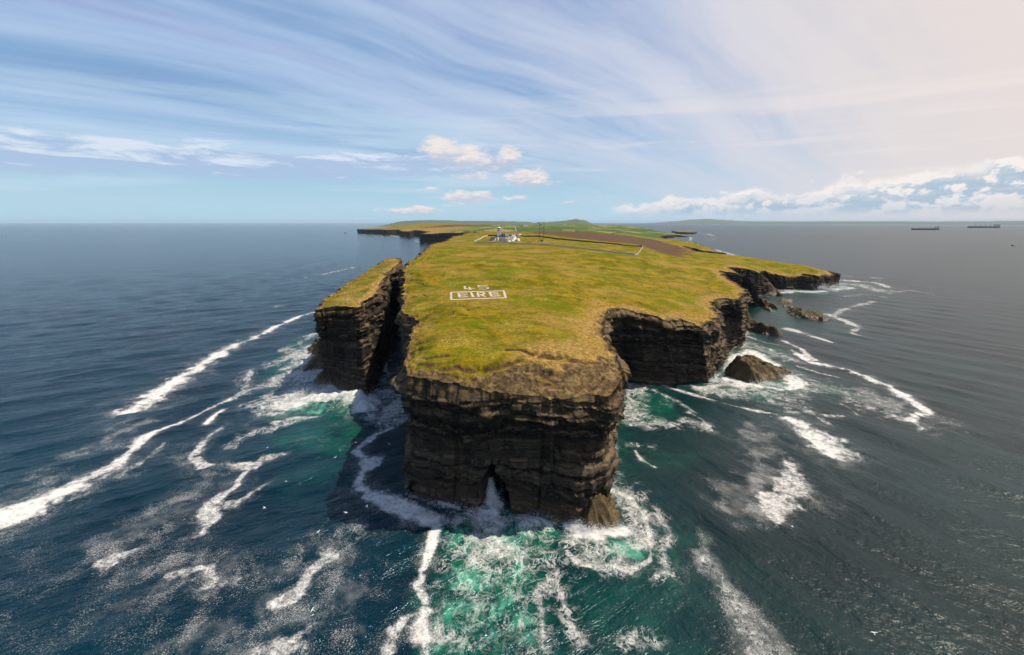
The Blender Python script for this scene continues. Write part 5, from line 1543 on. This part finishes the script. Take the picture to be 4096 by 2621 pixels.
# ---- road over the fields
rd = [gp(*q) for q in ((2066.0, 926), (2063.5, 921), (2062, 916), (2061, 911), (2060.5, 907), (2060, 904))]
m = MB()
prev = None
line = []
for a, b in zip(rd, rd[1:]):
    k = max(2, int((b - a).length / 15))
    line += [a.lerp(b, i / k) for i in range(k)]
line.append(rd[-1])
V = []
for i, p in enumerate(line):
    d = line[min(i + 1, len(line) - 1)] - line[max(0, i - 1)]
    nn = Vector((-d.y, d.x, 0)).normalized() * 2.9
    V.append([m.bm.verts.new((p.x + s * nn.x, p.y + s * nn.y, max(gz(p.x, p.y), gz(p.x + s * nn.x, p.y + s * nn.y)) + .25)) for s in (-1, 1)])
for a, b in zip(V, V[1:]):
    m.bm.faces.new((a[0], a[1], b[1], b[0]))
tag(m.build('road', TARMAC), kind='structure')

# ---- farms and houses far inland
for (px, py, w_, d_, eave, rm, lab) in (
        (2101, 905.6, 24, 13, 5, GREYSLATE, 'long farm shed with a pale roof beside the road'), (2087, 905.2, 14, 10, 4, SLATE, 'dark-roofed farmhouse between the road and the long shed'), (2072, 905.6, 10, 8, 3, SLATE, 'small pale barn nearest the road'),
        (2162, 900.8, 26, 14, 6, SLATE, 'dark farm shed on the skyline behind the masts'), (2170, 900.9, 12, 8, 4, SLATE, 'white house on the skyline between the masts'),
        (2574, 914.2, 12, 7, 4, GREYSLATE, 'leftmost white cottage above the far right shore'), (2583, 914.4, 14, 7, 4, GREYSLATE, 'middle white cottage above the far right shore'), (2593, 914.8, 12, 7, 4, GREYSLATE, 'rightmost white cottage above the far right shore')):
    p = gp(px, py)
    t = empty('farm_building', p, -.2)
    tag(t, lab, 'farm building' if 'cottage' not in lab else 'cottage', 'buildings far inland')
    x, y, r_ = w_ / 2, d_ / 2, eave + d_ * .3
    MB().poly([(-x, -y, -2), (x, -y, -2), (x, -y, eave), (-x, -y, eave), (-x, y, -2), (x, y, -2), (x, y, eave), (-x, y, eave), (-x, 0, r_), (x, 0, r_)],
              [(0, 1, 2, 3), (5, 4, 7, 6), (1, 5, 6, 9, 2), (4, 0, 3, 8, 7)]).build('wall', WHITE if rm is not SLATE or 'white' in lab or 'pale' in lab else plain('barn_grey', (.2, .19, .18), .8), t)
    MB().poly([(-x - .4, -y - .4, eave - .1), (x + .4, -y - .4, eave - .1), (x + .4, 0, r_ + .2), (-x - .4, 0, r_ + .2), (x + .4, y + .4, eave - .1), (-x - .4, y + .4, eave - .1)], [(0, 1, 2, 3), (3, 2, 4, 5), (0, 3, 5), (1, 4, 2), (0, 5, 4, 1)]).build('roof', rm, t)


# ---- walkers on the turf
def person(px, py, top, trousers, hair, label, facing=0.0, stride=.18, sit=False, bag=None):
    p = gp(px, py)
    o = 0.0
    J = {}
    if sit:
        J = dict(pelvis=(0, 0, .25), chest=(0, .05, .62), neck=(0, .03, .80), head=(0, .0, .98), kl=(-.11, -.42, .42), fl=(-.11, -.62, .08), tl=(-.11, -.78, .05), kr=(.11, -.45, .38), fr=(.11, -.66, .08), tr=(.11, -.82, .05),
                 sl=(-.19, .03, .70), el=(-.27, -.06, .45), hl=(-.16, -.30, .42), sr=(.19, .03, .70), er=(.27, -.06, .45), hr=(.16, -.30, .42))
    else:
        s = stride
        J = dict(pelvis=(0, 0, .95), chest=(0, .0, 1.28), neck=(0, -.01, 1.48), head=(0, -.03, 1.64), kl=(-.10, -s * .7, .50), fl=(-.10, -s * .6, .08), tl=(-.10, -s * .6 - .17, .04), kr=(.10, s * .15, .50), fr=(.10, s, .09), tr=(.10, s - .16, .04),
                 sl=(-.20, .0, 1.40), el=(-.27, .06 + s * .4, 1.13), hl=(-.26, -.02 + s * .5, .88), sr=(.20, .0, 1.40), er=(.27, .02 - s * .3, 1.13), hr=(.26, -.12 - s * .4, .90))
    names = list(J)
    rad = dict(pelvis=.15, chest=.16, neck=.06, head=.105, kl=.065, fl=.045, tl=.035, kr=.065, fr=.045, tr=.035, sl=.07, el=.045, hl=.035, sr=.07, er=.045, hr=.035)
    E = [('pelvis', 'chest'), ('chest', 'neck'), ('neck', 'head'), ('pelvis', 'kl'), ('kl', 'fl'), ('fl', 'tl'), ('pelvis', 'kr'), ('kr', 'fr'), ('fr', 'tr'), ('chest', 'sl'), ('sl', 'el'), ('el', 'hl'), ('chest', 'sr'), ('sr', 'er'), ('er', 'hr')]
    V = [J[n] for n in names]
    R_ = [rad[n] for n in names]
    Ei = [(names.index(a), names.index(b)) for a, b in E]
    for h, sx in (('hl', -1), ('hr', 1)):
        hp = Vector(J[h]); b = names.index(h)
        el = Vector(J['el' if h == 'hl' else 'er'])
        dn = (hp - el).normalized()
        for f, (dy, ln) in enumerate(((-.034, .075), (-.012, .085), (.012, .08), (.032, .065))):
            V.append(tuple(hp + dn * .05 + Vector((0, dy, 0)))); R_.append(.010)
            V.append(tuple(hp + dn * (.05 + ln) + Vector((-sx * .012, dy, 0)))); R_.append(.008)
            Ei += [(b, len(V) - 2), (len(V) - 2, len(V) - 1)]
        V.append(tuple(hp + dn * .03 + Vector((-sx * .01, -.06, 0)))); R_.append(.010)
        Ei.append((b, len(V) - 1))
    me = bpy.data.meshes.new('person')
    me.from_pydata(V, Ei, [])
    ob = bpy.data.objects.new('person', me)
    COL.objects.link(ob)
    sk = ob.modifiers.new('skin', 'SKIN')
    for i, r in enumerate(R_):
        me.skin_vertices[0].data[i].radius = (r, r)
    me.skin_vertices[0].data[0].use_root = True
    ob.modifiers.new('sub', 'SUBSURF').levels = 1
    dg = bpy.context.evaluated_depsgraph_get()
    body = bpy.data.meshes.new_from_object(ob.evaluated_get(dg))
    ob.modifiers.clear()
    ob.data = body
    body.materials.clear()
    skin = plain('skin', (.55, .33, .23), .6)
    for mt in (plain('jacket', top, .85), plain('trousers', trousers, .85), skin, plain('shoe', (.04, .035, .03), .7)):
        body.materials.append(mt)
    zt, zn, zh = (.30, .83, .46) if sit else (.96, 1.50, .93)
    for f in body.polygons:
        c = f.center
        hand = min((c - Vector(J['hl'])).length, (c - Vector(J['hr'])).length) < .13
        f.material_index = 2 if (c.z > zn or hand) else 0 if (c.z > zt and not (sit and c.y < -.2)) else 3 if c.z < .10 else 1
        f.use_smooth = True
    ob.location = (p.x, p.y, gz(p.x, p.y))
    ob.rotation_euler = (0, 0, facing)
    tag(ob, label, 'person', 'walkers on the headland')
    hd = Vector(J['head'])
    bm = bmesh.new()
    bmesh.ops.create_uvsphere(bm, u_segments=14, v_segments=9, radius=.118)
    for v in bm.verts:
        v.co.z = v.co.z * 1.12 + .03
        if v.co.y < -.03 and v.co.z < .06:
            v.co.y = -.03
    mh = bpy.data.meshes.new('hair')
    bm.to_mesh(mh); bm.free()
    h_ = link('hair', mh, plain('hair_colour', hair, .7), ob, True)
    h_.location = hd
    fm = MB()
    fm.tube(hd + Vector((0, -.10, 0)), hd + Vector((0, -.135, -.025)), .012, .018, n=6)
    fm.box(hd + Vector((0, -.10, -.06)), (.045, .015, .012))
    fm.box(hd + Vector((-.036, -.098, .02)), (.02, .012, .012)).box(hd + Vector((.036, -.098, .02)), (.02, .012, .012))
    fm.build('face', skin, ob)
    if bag:
        cx = Vector(J['chest'])
        MB().box((cx.x, cx.y + .2, cx.z - .02), (.3, .18, .42)).build('backpack', plain('bag_cloth', bag, .8), ob)
    return ob


person(1691, 1055, (.33, .05, .05), (.03, .025, .03), (.04, .03, .02), 'person in a dark red top walking on the upper end of the worn path', facing=2.9)
person(1677, 1084.5, (.60, .13, .11), (.02, .02, .025), (.05, .03, .02), 'person in a coral red top and black trousers standing left of the path', facing=.4, stride=.05)
person(1708.5, 1105, (.50, .50, .48), (.55, .53, .48), (.03, .02, .02), 'person in pale clothes with a dark bag walking on the path bend', facing=1.0, bag=(.02, .02, .025))
person(1719.7, 1116.5, (.012, .012, .015), (.48, .38, .27), (.03, .02, .02), 'person in a black jacket and beige trousers on the path', facing=1.1)
person(1740.5, 1124, (.010, .010, .012), (.012, .012, .014), (.02, .015, .01), 'person dressed all in black leading along the path towards the lettering', facing=1.3)
person(1699.5, 1138, (.66, .64, .62), (.02, .02, .025), (.25, .17, .10), 'person in a white top sitting on the edge of a turf scarp', facing=-.8, sit=True)
person(1804.5, 1263, (.60, .11, .045), (.30, .30, .25), (.20, .12, .06), 'person in a bright orange-red jacket below the stone lettering', facing=.2)
person(1814.6, 1258, (.010, .010, .012), (.014, .014, .018), (.02, .015, .01), 'person in black carrying a small white bag beside the orange jacket', facing=.3, bag=(.65, .65, .62))


# ------------------------------------------------------------------ rocks in the sea: tilted slabs built up from a crest line
def slab_rock(crest, steep, gentle, label, group, name='rock', seed=0, res=.45, flip=False, mat=None, jag=1.0, beds=.9):
    """crest: picture positions with the height of the rock there; the near side is steep, the far side follows the dip of the beds"""
    C = np.array([[*at(px, py, z), z] for px, py, z in crest])
    pad = 26
    x0, x1 = C[:, 0].min() - pad, C[:, 0].max() + pad
    y0, y1 = C[:, 1].min() - pad, C[:, 1].max() + pad
    nx, ny = int((x1 - x0) / res), int((y1 - y0) / res)
    X, Y = np.meshgrid(np.linspace(x0, x1, nx), np.linspace(y0, y1, ny), indexing='ij')
    x, y = X.ravel(), Y.ravel()
    dx, dy = C[-1, 0] - C[0, 0], C[-1, 1] - C[0, 1]
    L = math.hypot(dx, dy)
    tx, ty = dx / L, dy / L
    wx, wy = fbm(x / 5, y / 5, oct=3, seed=seed + 1) * 1.6, fbm(x / 5, y / 5, oct=3, seed=seed + 2) * 1.6
    xx, yy = x + wx, y + wy
    z = np.full(len(x), -9.0)
    for a, b in zip(C, C[1:]):
        ex, ey = b[0] - a[0], b[1] - a[1]
        l2 = ex * ex + ey * ey
        t = ((xx - a[0]) * ex + (yy - a[1]) * ey) / l2
        tc = np.clip(t, 0, 1)
        px_, py_ = xx - a[0] - tc * ex, yy - a[1] - tc * ey
        sd_ = (px_ * ey - py_ * ex) / math.sqrt(l2)                # + on the right of the crest direction
        dist = np.hypot(px_, py_)
        sl = np.where((sd_ > 0) ^ flip, steep, gentle)
        over = np.abs(t - tc) * math.sqrt(l2)
        z = np.maximum(z, a[2] + (b[2] - a[2]) * tc - dist * sl - over * 1.2)
    along = (x * tx + y * ty)
    across = (-x * ty + y * tx)
    st = fbm(along / 14, across / 1.1, oct=3, seed=seed + 3)
    z = z + (np.floor(st * 6) / 6) * 2.3 * beds + fbm(x / 2.4, y / 2.4, oct=3, seed=seed + 4) * .7 * jag + fbm(along / 6, across / .7, oct=2, seed=seed + 5) * .7 * beds + np.where(z > 1.5, (h3(np.floor(along / 3.4).astype(np.int64), np.floor(across / 2.0).astype(np.int64), np.zeros(len(x), np.int64), seed) - .5) * 1.3 * jag, 0)
    z = np.maximum(z, -2.5)
    Z = z.reshape(nx, ny)
    i = np.arange(nx - 1)[:, None] * ny; j = np.arange(ny - 1)[None]
    F = np.stack([i + j, i + ny + j, i + ny + j + 1, i + j + 1], -1).reshape(-1, 4)
    ok = (z[F] > -2.4).any(1)
    F = F[ok]
    used = np.unique(F)
    mp = np.full(len(x), -1); mp[used] = np.arange(len(used))
    V = np.c_[x, y, z][used]
    me = np_mesh(name, V, mp[F], {'up': np.full(len(V), .25)})
    o = link(name, me, mat or SEA_ROCK)
    return tag(o, label, 'rock', group)


G = 'rocks standing in the sea'
slab_rock([(2944, 1418, 13), (2975, 1442, 11.5), (3000, 1470, 8.5), (3036, 1500, 4.5), (3056, 1522, .8)], 2.6, .30, 'large tilted brown slab rock in surf below the right-hand promontory', G, seed=101)
slab_rock([(2984, 1408, 12.5), (3012, 1419, 12), (3042, 1443, 9), (3072, 1472, 4)], 2.6, .55, 'darker slab rock standing just behind the large tilted slab', G, seed=111)
slab_rock([(3080, 1480, 3.5), (3104, 1493, 2.5), (3117, 1508, .8)], 1.0, .6, 'low pale rock at the seaward end of the tilted slabs', G, seed=121, jag=.5)
slab_rock([(2984, 1240, 16), (3012, 1272, 9.5), (3042, 1290, 8), (3075, 1302, 7.5), (3110, 1318, 5), (3136, 1334, 1)], 1.6, 1.0, 'long serrated ridge of rock running seaward from the promontory', G, seed=131, res=.6)
slab_rock([(3042, 1190, 7), (3072, 1203, 6), (3095, 1215, 4.5), (3116, 1233, 1)], 1.8, 1.2, 'jagged dark rock beside the foot of the first spur', G, seed=141, res=.7)
slab_rock([(3062, 1222, 3.5), (3080, 1232, 3.5), (3100, 1244, .8)], 1.6, 1.2, 'narrow broken reef continuing the first spur', G, seed=151, res=.7, jag=.7)
slab_rock([(3172, 1228, 5), (3205, 1232, 8), (3245, 1240, 7.5), (3285, 1256, 5.5), (3316, 1274, 1.5)], .85, .75, 'long low skerry lying offshore of the spurs', G, seed=161, res=.8)
slab_rock([(3137, 1217, 2.5), (3147, 1220, 2)], .9, .9, 'smallest dark rock between the spur and the skerry', G, seed=171, res=.7, jag=.5)
slab_rock([(3160, 1220, 3), (3169, 1223, 2)], .9, .9, 'small dark rock just off the skerry end', G, seed=172, res=.7, jag=.5)
slab_rock([(3124, 1191, 5), (3145, 1193, 5), (3170, 1201, 1)], .9, .8, 'low dark reef at the foot of the second spur', G, seed=181, res=.9)
slab_rock([(1268, 1352, 10), (1252, 1375, 6), (1236, 1394, 1)], 1.0, 1.0, 'dark wedge of rock leaning on the far left foot of the sea stack', G, seed=191, res=.5)
slab_rock([(1276, 1408, 9), (1245, 1440, 5), (1214, 1482, .5)], .75, .6, 'smooth wet purplish slab washed by foam left of the sea stack', G, seed=201, res=.5, jag=.35, beds=.4)
slab_rock([(1312, 1470, 9), (1285, 1490, 6.5), (1272, 1520, 1.5)], 1.2, 1.0, 'dark rounded rock at the near left foot of the sea stack', G, seed=211, res=.45, jag=.8)
slab_rock([(2404, 1962, 10.5), (2418, 2010, 7), (2436, 2060, 3.8), (2450, 2096, 1.2)], 1.3, 1.05, 'olive-brown ramp of rock sloping into surf at the right corner of the headland tip', G, seed=229, res=.3, jag=.8, beds=.9, mat=OLIVE_ROCK)
slab_rock([(2340, 2020, 6), (2352, 2060, 3), (2360, 2085, .5)], 1.8, 1.8, 'dark knob of rock at the foot of the headland tip beside the olive ramp', G, seed=231, res=.35, jag=.6)
slab_rock([(1381, 929, 10), (1384, 929.5, 6)], 1.0, 1.0, 'tiny dark rock in surf off the farthest left cape', G, seed=241, res=2.5, jag=1.5)
slab_rock([(1524, 941, 9), (1528, 941.5, 4)], .9, .9, 'small dark rock in surf below the far cliffs', G, seed=242, res=2.0, jag=1.2)


# ------------------------------------------------------------------ spray thrown up where the swell breaks
SPRAYM = plain('spray_white', (.86, .87, .88), .9, .02)


def spray(spots, seed):
    """drops flung up round each spot: (x, y in the picture, height, spread across, spread along the view, number)"""
    rng = np.random.default_rng(seed)
    tet = np.array([(1, 1, 1), (1, -1, -1), (-1, 1, -1), (-1, -1, 1)], float) * .6
    V, n0 = [], 0
    for px, py, h, ra, rb, n in spots:
        c = at(px, py)
        ca = math.atan2(c[0], c[1])
        clump = rng.normal(0, .6, (14, 2))
        k = rng.integers(0, 14, n)
        a = (clump[k, 0] + rng.normal(0, .28, n)) * ra
        b = (clump[k, 1] + rng.normal(0, .28, n)) * rb
        hk = rng.uniform(.35, 1.0, 14)[k]
        z = h * hk * rng.beta(1.0, 2.4, n)
        x = c[0] + a * math.cos(ca) + b * math.sin(ca)
        y = c[1] - a * math.sin(ca) + b * math.cos(ca)
        sz = rng.uniform(.05, .17, n) * (1 - .5 * z / h) * (math.hypot(*c) / 130) ** .8
        rot = rng.uniform(-1, 1, (n, 4, 3)) * .35
        V.append((np.stack([x, y, z], 1)[:, None, :] + (tet[None] + rot) * sz[:, None, None]).reshape(-1, 3))
    V = np.concatenate(V)
    n = len(V) // 4
    F = (np.arange(n)[:, None, None] * 4 + np.array([(0, 1, 2), (0, 3, 1), (0, 2, 3), (1, 3, 2)])[None]).reshape(-1, 3)
    tag(link('sea_spray', np_mesh('sea_spray', V, F), SPRAYM), kind='stuff')


spray([(1962, 2010, 8, 4, 5, 2600), (2110, 2078, 4, 8, 2, 1800), (2330, 2108, 4.5, 5, 2, 1800), (2420, 2128, 4, 7, 2, 1800), (2485, 2110, 3, 3, 3, 800), (1800, 2018, 2, 5, 1.5, 500)], 1)
spray([(1400, 1600, 7, 13, 4, 3600), (1462, 1620, 8, 6, 4, 2200), (1290, 1560, 6, 9, 5, 2200), (1235, 1500, 4, 9, 5, 1500)], 2)
spray([(3288, 1160, 13, 8, 4, 1600), (3190, 1168, 3, 22, 5, 900), (3345, 1150, 5, 12, 5, 900), (2960, 1480, 4, 5, 4, 900), (3060, 1535, 3, 9, 3, 1200), (2870, 1530, 3.5, 6, 3, 1000), (3120, 1500, 3, 5, 4, 900)], 3)


# ------------------------------------------------------------------ gulls
def gull(px, py, alt, rz, bank, label, group='white gulls over the water', size=0.8):
    d = px_ray(px, py)
    t_ = (alt - CAM_H) / d[2]
    p = Vector((d[0] * t_, d[1] * t_, alt))
    o = MB()
    prof = [(-.42, .0), (-.30, .035), (-.12, .085), (.08, .10), (.22, .075), (.30, .055), (.36, .05), (.42, .02), (.47, .0)]
    n = 10
    rings = []
    for (yy, r) in prof:
        rings.append([o.bm.verts.new((r * .9 * math.cos(6.283 * i / n), -yy, r * math.sin(6.283 * i / n))) for i in range(n)] if r > 0 else [o.bm.verts.new((0, -yy, 0))])
    for a, b in zip(rings, rings[1:]):
        for i in range(n):
            j = (i + 1) % n
            q = []
            for v in (a[i % len(a)], a[j % len(a)], b[j % len(b)], b[i % len(b)]):
                if v not in q:
                    q.append(v)
            if len(q) > 2:
                o.bm.faces.new(q)
    body = o.build('gull', plain('gull_white', (.80, .79, .76), .7, .04), smooth=True)
    MB().poly([(-.03, .34, .012), (.03, .34, .012), (.10, .58, .01), (-.10, .58, .01), (-.03, .34, -.012), (.03, .34, -.012), (.10, .58, -.01), (-.10, .58, -.01)], [(0, 1, 2, 3), (7, 6, 5, 4), (0, 4, 5, 1), (1, 5, 6, 2), (2, 6, 7, 3), (3, 7, 4, 0)]).build('tail', body.data.materials[0], body)
    for s in (-1, 1):
        top = [(.05 * s, -.16, .05), (.34 * s, -.22, .17), (.72 * s, -.08, .12), (.74 * s, -.02, .12), (.34 * s, .02, .165), (.05 * s, .08, .045)]
        bot = [(a, b, c - .025) for a, b, c in top]
        MB().poly(top + bot, [(0, 1, 4, 5), (1, 2, 3, 4), (11, 10, 7, 6), (10, 9, 8, 7)] + [(i, (i + 1) % 6, 6 + (i + 1) % 6, 6 + i) for i in range(6)]).build('wing', plain('gull_wing', (.66, .66, .66), .7, .06), body)
    MB().tube((0, -.46, 0), (0, -.53, -.01), .02, .006, n=6).build('bill', plain('bill_yellow', (.6, .4, .05), .5), body)
    body.location = p
    body.rotation_euler = (0, bank, rz)
    body.scale = (size,) * 3
    tag(body, label, 'gull', group)


for i, (px, py, alt, lab) in enumerate((
        (1383, 2050, 14, 'white gull with spread wings over dark water left of the broad foam ribbon'), (1273, 2127, 12, 'white gull over dark water between the foam ribbon and the torn foam patch'), (1144, 1925, 10, 'white gull above the end of a narrow foam streak'),
        (1057, 2031, 8, 'white gull over speckled foam right of the long drift'), (1342, 1829, 12, 'white gull over green-tinged water left of the foam ribbon bend'), (1423, 1770, 10, 'white gull just left of the top of the foam ribbon'),
        (1557, 1776, 12, 'white gull between the foam ribbon and the headland foot'), (1070, 1790, 9, 'white gull over green water beside thin foam streaks'), (1514, 1470, 14, 'white gull flying past the dark flank of the sea stack'),
        (1468, 2024, 6, 'white gull resting close to the lower edge of the foam ribbon'), (3497, 2532, 16, 'white gull alone over grey water near the bottom right'), (3169, 2106, 12, 'white gull just right of the lower foam patch on the south side'),
        (1250, 2440, 9, 'white gull over the scattered foam at the bottom'), (2766, 1456, 14, 'white gull in front of the shaded cove cliff'))):
    gull(px, py, alt, 0.9 * i, (-1) ** i * .3, lab)


# ------------------------------------------------------------------ ships
def cargo_ship(px, py, length_px, rz, hullc, label):
    d = at(px, py)
    D = math.hypot(*d)
    L = length_px / FPX * D
    k = L / 200.0
    t = empty('cargo_ship', (d[0], d[1], 0), rz)
    t.scale = (1, 1, .68)
    tag(t, label, 'ship', 'bulk carriers at anchor')
    hull = plain('ship_hull', hullc, .6, .1, .02)
    m = MB()
    st = [(-100, 9, 13), (-96, 14, 13), (-80, 16, 12.5), (70, 16, 12.5), (88, 11, 14), (97, 4, 16), (102, .4, 17)]
    V = []
    for x, w, z in st:
        V.append([m.bm.verts.new((x * k, s * w * k * f, zz * k)) for s, f, zz in ((-1, .75, -3), (-1, 1, z), (1, 1, z), (1, .75, -3))])
    for a, b in zip(V, V[1:]):
        for i in range(4):
            m.bm.faces.new((a[i], a[(i + 1) % 4], b[(i + 1) % 4], b[i]))
    m.bm.faces.new(V[0]); m.bm.faces.new(list(reversed(V[-1])))
    m.build('hull', hull, t)
    pale = plain('ship_paint', (.55, .50, .45), .6, .1, .05)
    MB().box((-86 * k, 0, 20 * k), (14 * k, 26 * k, 16 * k)).box((-84 * k, 0, 30 * k), (9 * k, 30 * k, 5 * k)).build('superstructure', pale, t)
    MB().tube((-94 * k, 0, 13 * k), (-94 * k, 0, 36 * k), 3.2 * k, n=12).build('funnel', hull, t)
    for i in range(5):
        MB().box((-58 * k + i * 31 * k, 0, 14.2 * k), (20 * k, 22 * k, 3 * k)).build('hatch_cover', plain('hatch_red', (.24, .10, .07), .7), t)
    for i in range(4):
        x = (-42 + i * 31) * k
        c = MB().tube((x, 0, 12 * k), (x, 0, 29 * k), 1.8 * k, n=10).box((x, 0, 30 * k), (5 * k, 4 * k, 4 * k)).build('deck_crane', pale, t)
        MB().tube((x, 0, 28 * k), (x + 20 * k, 0, 33 * k), .9 * k, n=6).build('jib', pale, c)
    MB().tube((94 * k, 0, 15 * k), (94 * k, 0, 30 * k), .8 * k).build('foremast', pale, t)


cargo_ship(3699, 919.5, 79, math.pi + .04, (.045, .055, .085), 'nearer bulk carrier with a dark blue hull and deck cranes at anchor')
cargo_ship(3932, 911.5, 82, math.pi, (.10, .075, .10), 'farther bulk carrier, long and low on the right horizon')
d_ = at(4052, 984)
fb = empty('fishing_boat', (d_[0], d_[1], 0), math.pi - .2)
tag(fb, 'small dark fishing boat alone near the right edge of the sea', 'boat')
m = MB()
V = []
for x, w, z in ((-6.5, 1.6, 1.4), (-3, 2.1, 1.3), (3, 2.0, 1.6), (6, .9, 2.4), (7.2, .1, 2.8)):
    V.append([m.bm.verts.new((x, s * w * f, zz)) for s, f, zz in ((-1, .7, -.6), (-1, 1, z), (1, 1, z), (1, .7, -.6))])
for a, b in zip(V, V[1:]):
    for i in range(4):
        m.bm.faces.new((a[i], a[(i + 1) % 4], b[(i + 1) % 4], b[i]))
m.bm.faces.new(V[0]); m.bm.faces.new(list(reversed(V[-1])))
m.build('hull', METAL, fb)
MB().box((2.2, 0, 2.6), (3.0, 2.4, 2.6)).box((2.2, 0, 4.0), (3.4, 2.8, .2)).build('wheelhouse', DARKTIMBER, fb)
MB().tube((-.5, 0, 1.2), (-.5, 0, 6.0), .12).build('mast', METAL, fb)


# ------------------------------------------------------------------ land far across the water
def far_land(name, prof, dist, depth, seed, mat):
    """prof: picture positions of the skyline; dist: metres to the near shore (left end, right end)"""
    n = 160
    P = np.array(prof)
    px = np.linspace(P[0, 0], P[-1, 0], n)
    ytop = np.interp(px, P[:, 0], P[:, 1])
    rows = 10
    V = []
    rng = np.random.default_rng(seed)
    for i in range(n):
        D = dist[0] + (dist[1] - dist[0]) * i / (n - 1)
        for j in range(rows):
            f = j / (rows - 1)
            Dj = D + depth * f
            d = px_ray(px[i], ytop[i])
            zt = CAM_H + d[2] * (D + depth * .62) / d[1]
            s = math.sin(min(1, f / .62) * math.pi / 2) if f < .62 else math.cos((f - .62) / .38 * math.pi / 2)
            edge = min(1, min(i, n - 1 - i) / 30); edge = edge * edge * (3 - 2 * edge)
            z = -4 + (zt + 4) * (s ** .8) * edge
            nz_ = 1 + .16 * float(fbm(np.array([px[i] / 40]), np.array([j * .9]), oct=3, seed=seed)[0]) * (1 - abs(f - .62))
            V.append((d[0] / d[1] * Dj, Dj, z * (nz_ if j not in (0, rows - 1) else 1)))
    i = np.arange(n - 1)[:, None] * rows; j = np.arange(rows - 1)[None]
    F = np.stack([i + j, i + rows + j, i + rows + j + 1, i + j + 1], -1).reshape(-1, 4)
    o = link(name, np_mesh(name, np.array(V), F), mat, smooth=True)
    return tag(o, kind='structure')


fm_, FT = new_mat('distant_farmland')
co_ = FT.n('ShaderNodeTexCoord').outputs['Object']
fc_ = FT.mix(FT.noise(co_, .0016, 5, .65), (.035, .060, .022), (.10, .115, .045))
fc_ = FT.mix(FT.ss(FT.noise(co_, .006, 4, .7), .60, .68), fc_, (.16, .14, .08))
finish(FT, FT.n('ShaderNodeBsdfPrincipled', {'Base Color': fc_, 'Roughness': 1.0}).outputs[0])
far_land('hills', [(2440, 886.5), (2500, 884.5), (2600, 885), (2690, 880), (2760, 877.5), (2819, 875), (2860, 877), (2905, 880), (2970, 885), (3080, 885), (3200, 885.5), (3400, 885), (3600, 885), (3700, 886.5), (3800, 886), (4000, 884), (4200, 882), (4500, 882)], (26000, 15500), 7000, 3, fm_)
far_land('hills', [(2100, 889), (2180, 888.5), (2240, 885), (2280, 879.5), (2310, 876), (2335, 880), (2360, 884.5), (2399, 886.5), (2402, 887)], (7600, 7600), 1600, 5, fm_)
far_land('hills', [(1490, 886), (1560, 884), (1620, 883.5), (1660, 881.5), (1700, 880), (1730, 879), (1780, 881), (1850, 883.5), (1950, 884.5), (2060, 886), (2150, 887.5), (2240, 887)], (9500, 8200), 2500, 7, fm_)
isl = [('xy', *at(2687, 923, 14), 14), ('xy', *at(2720, 929, 15), 17), ('xy', *at(2784, 929, 14), 12), ('xy', *at(2780, 924.5, 14), 15), ('xy', *at(2730, 921.3, 17), 19)]
ISL = Land(isl, [], 9, step_k=.0025)
ISL.T[:, 2] = ISL.rbf(ISL.T[:, 0], ISL.T[:, 1])
island = link('low_island', top_mesh(ISL, 'low_island', 9, k=.004, rim_rock=.5), TURF, smooth=True)
tag(island, 'low flat-topped grassy island beyond the right-hand shore', 'island')
link('cliff_face', wall(ISL, 91, 16), ROCK, island)


# ------------------------------------------------------------------ the sea air that fades the far land
hm, HT = new_mat('sea_haze')
HV = HT.n('ShaderNodeVolumePrincipled', {'Color': (0.60, 0.80, 0.98), 'Density': 0.000016, 'Anisotropy': 0.0})
HT.n('ShaderNodeOutputMaterial', {'Volume': HV.outputs[0]})
haze = MB().box((0, 0, 148), (300000, 300000, 316)).build('haze', hm)
tag(haze, kind='stuff')
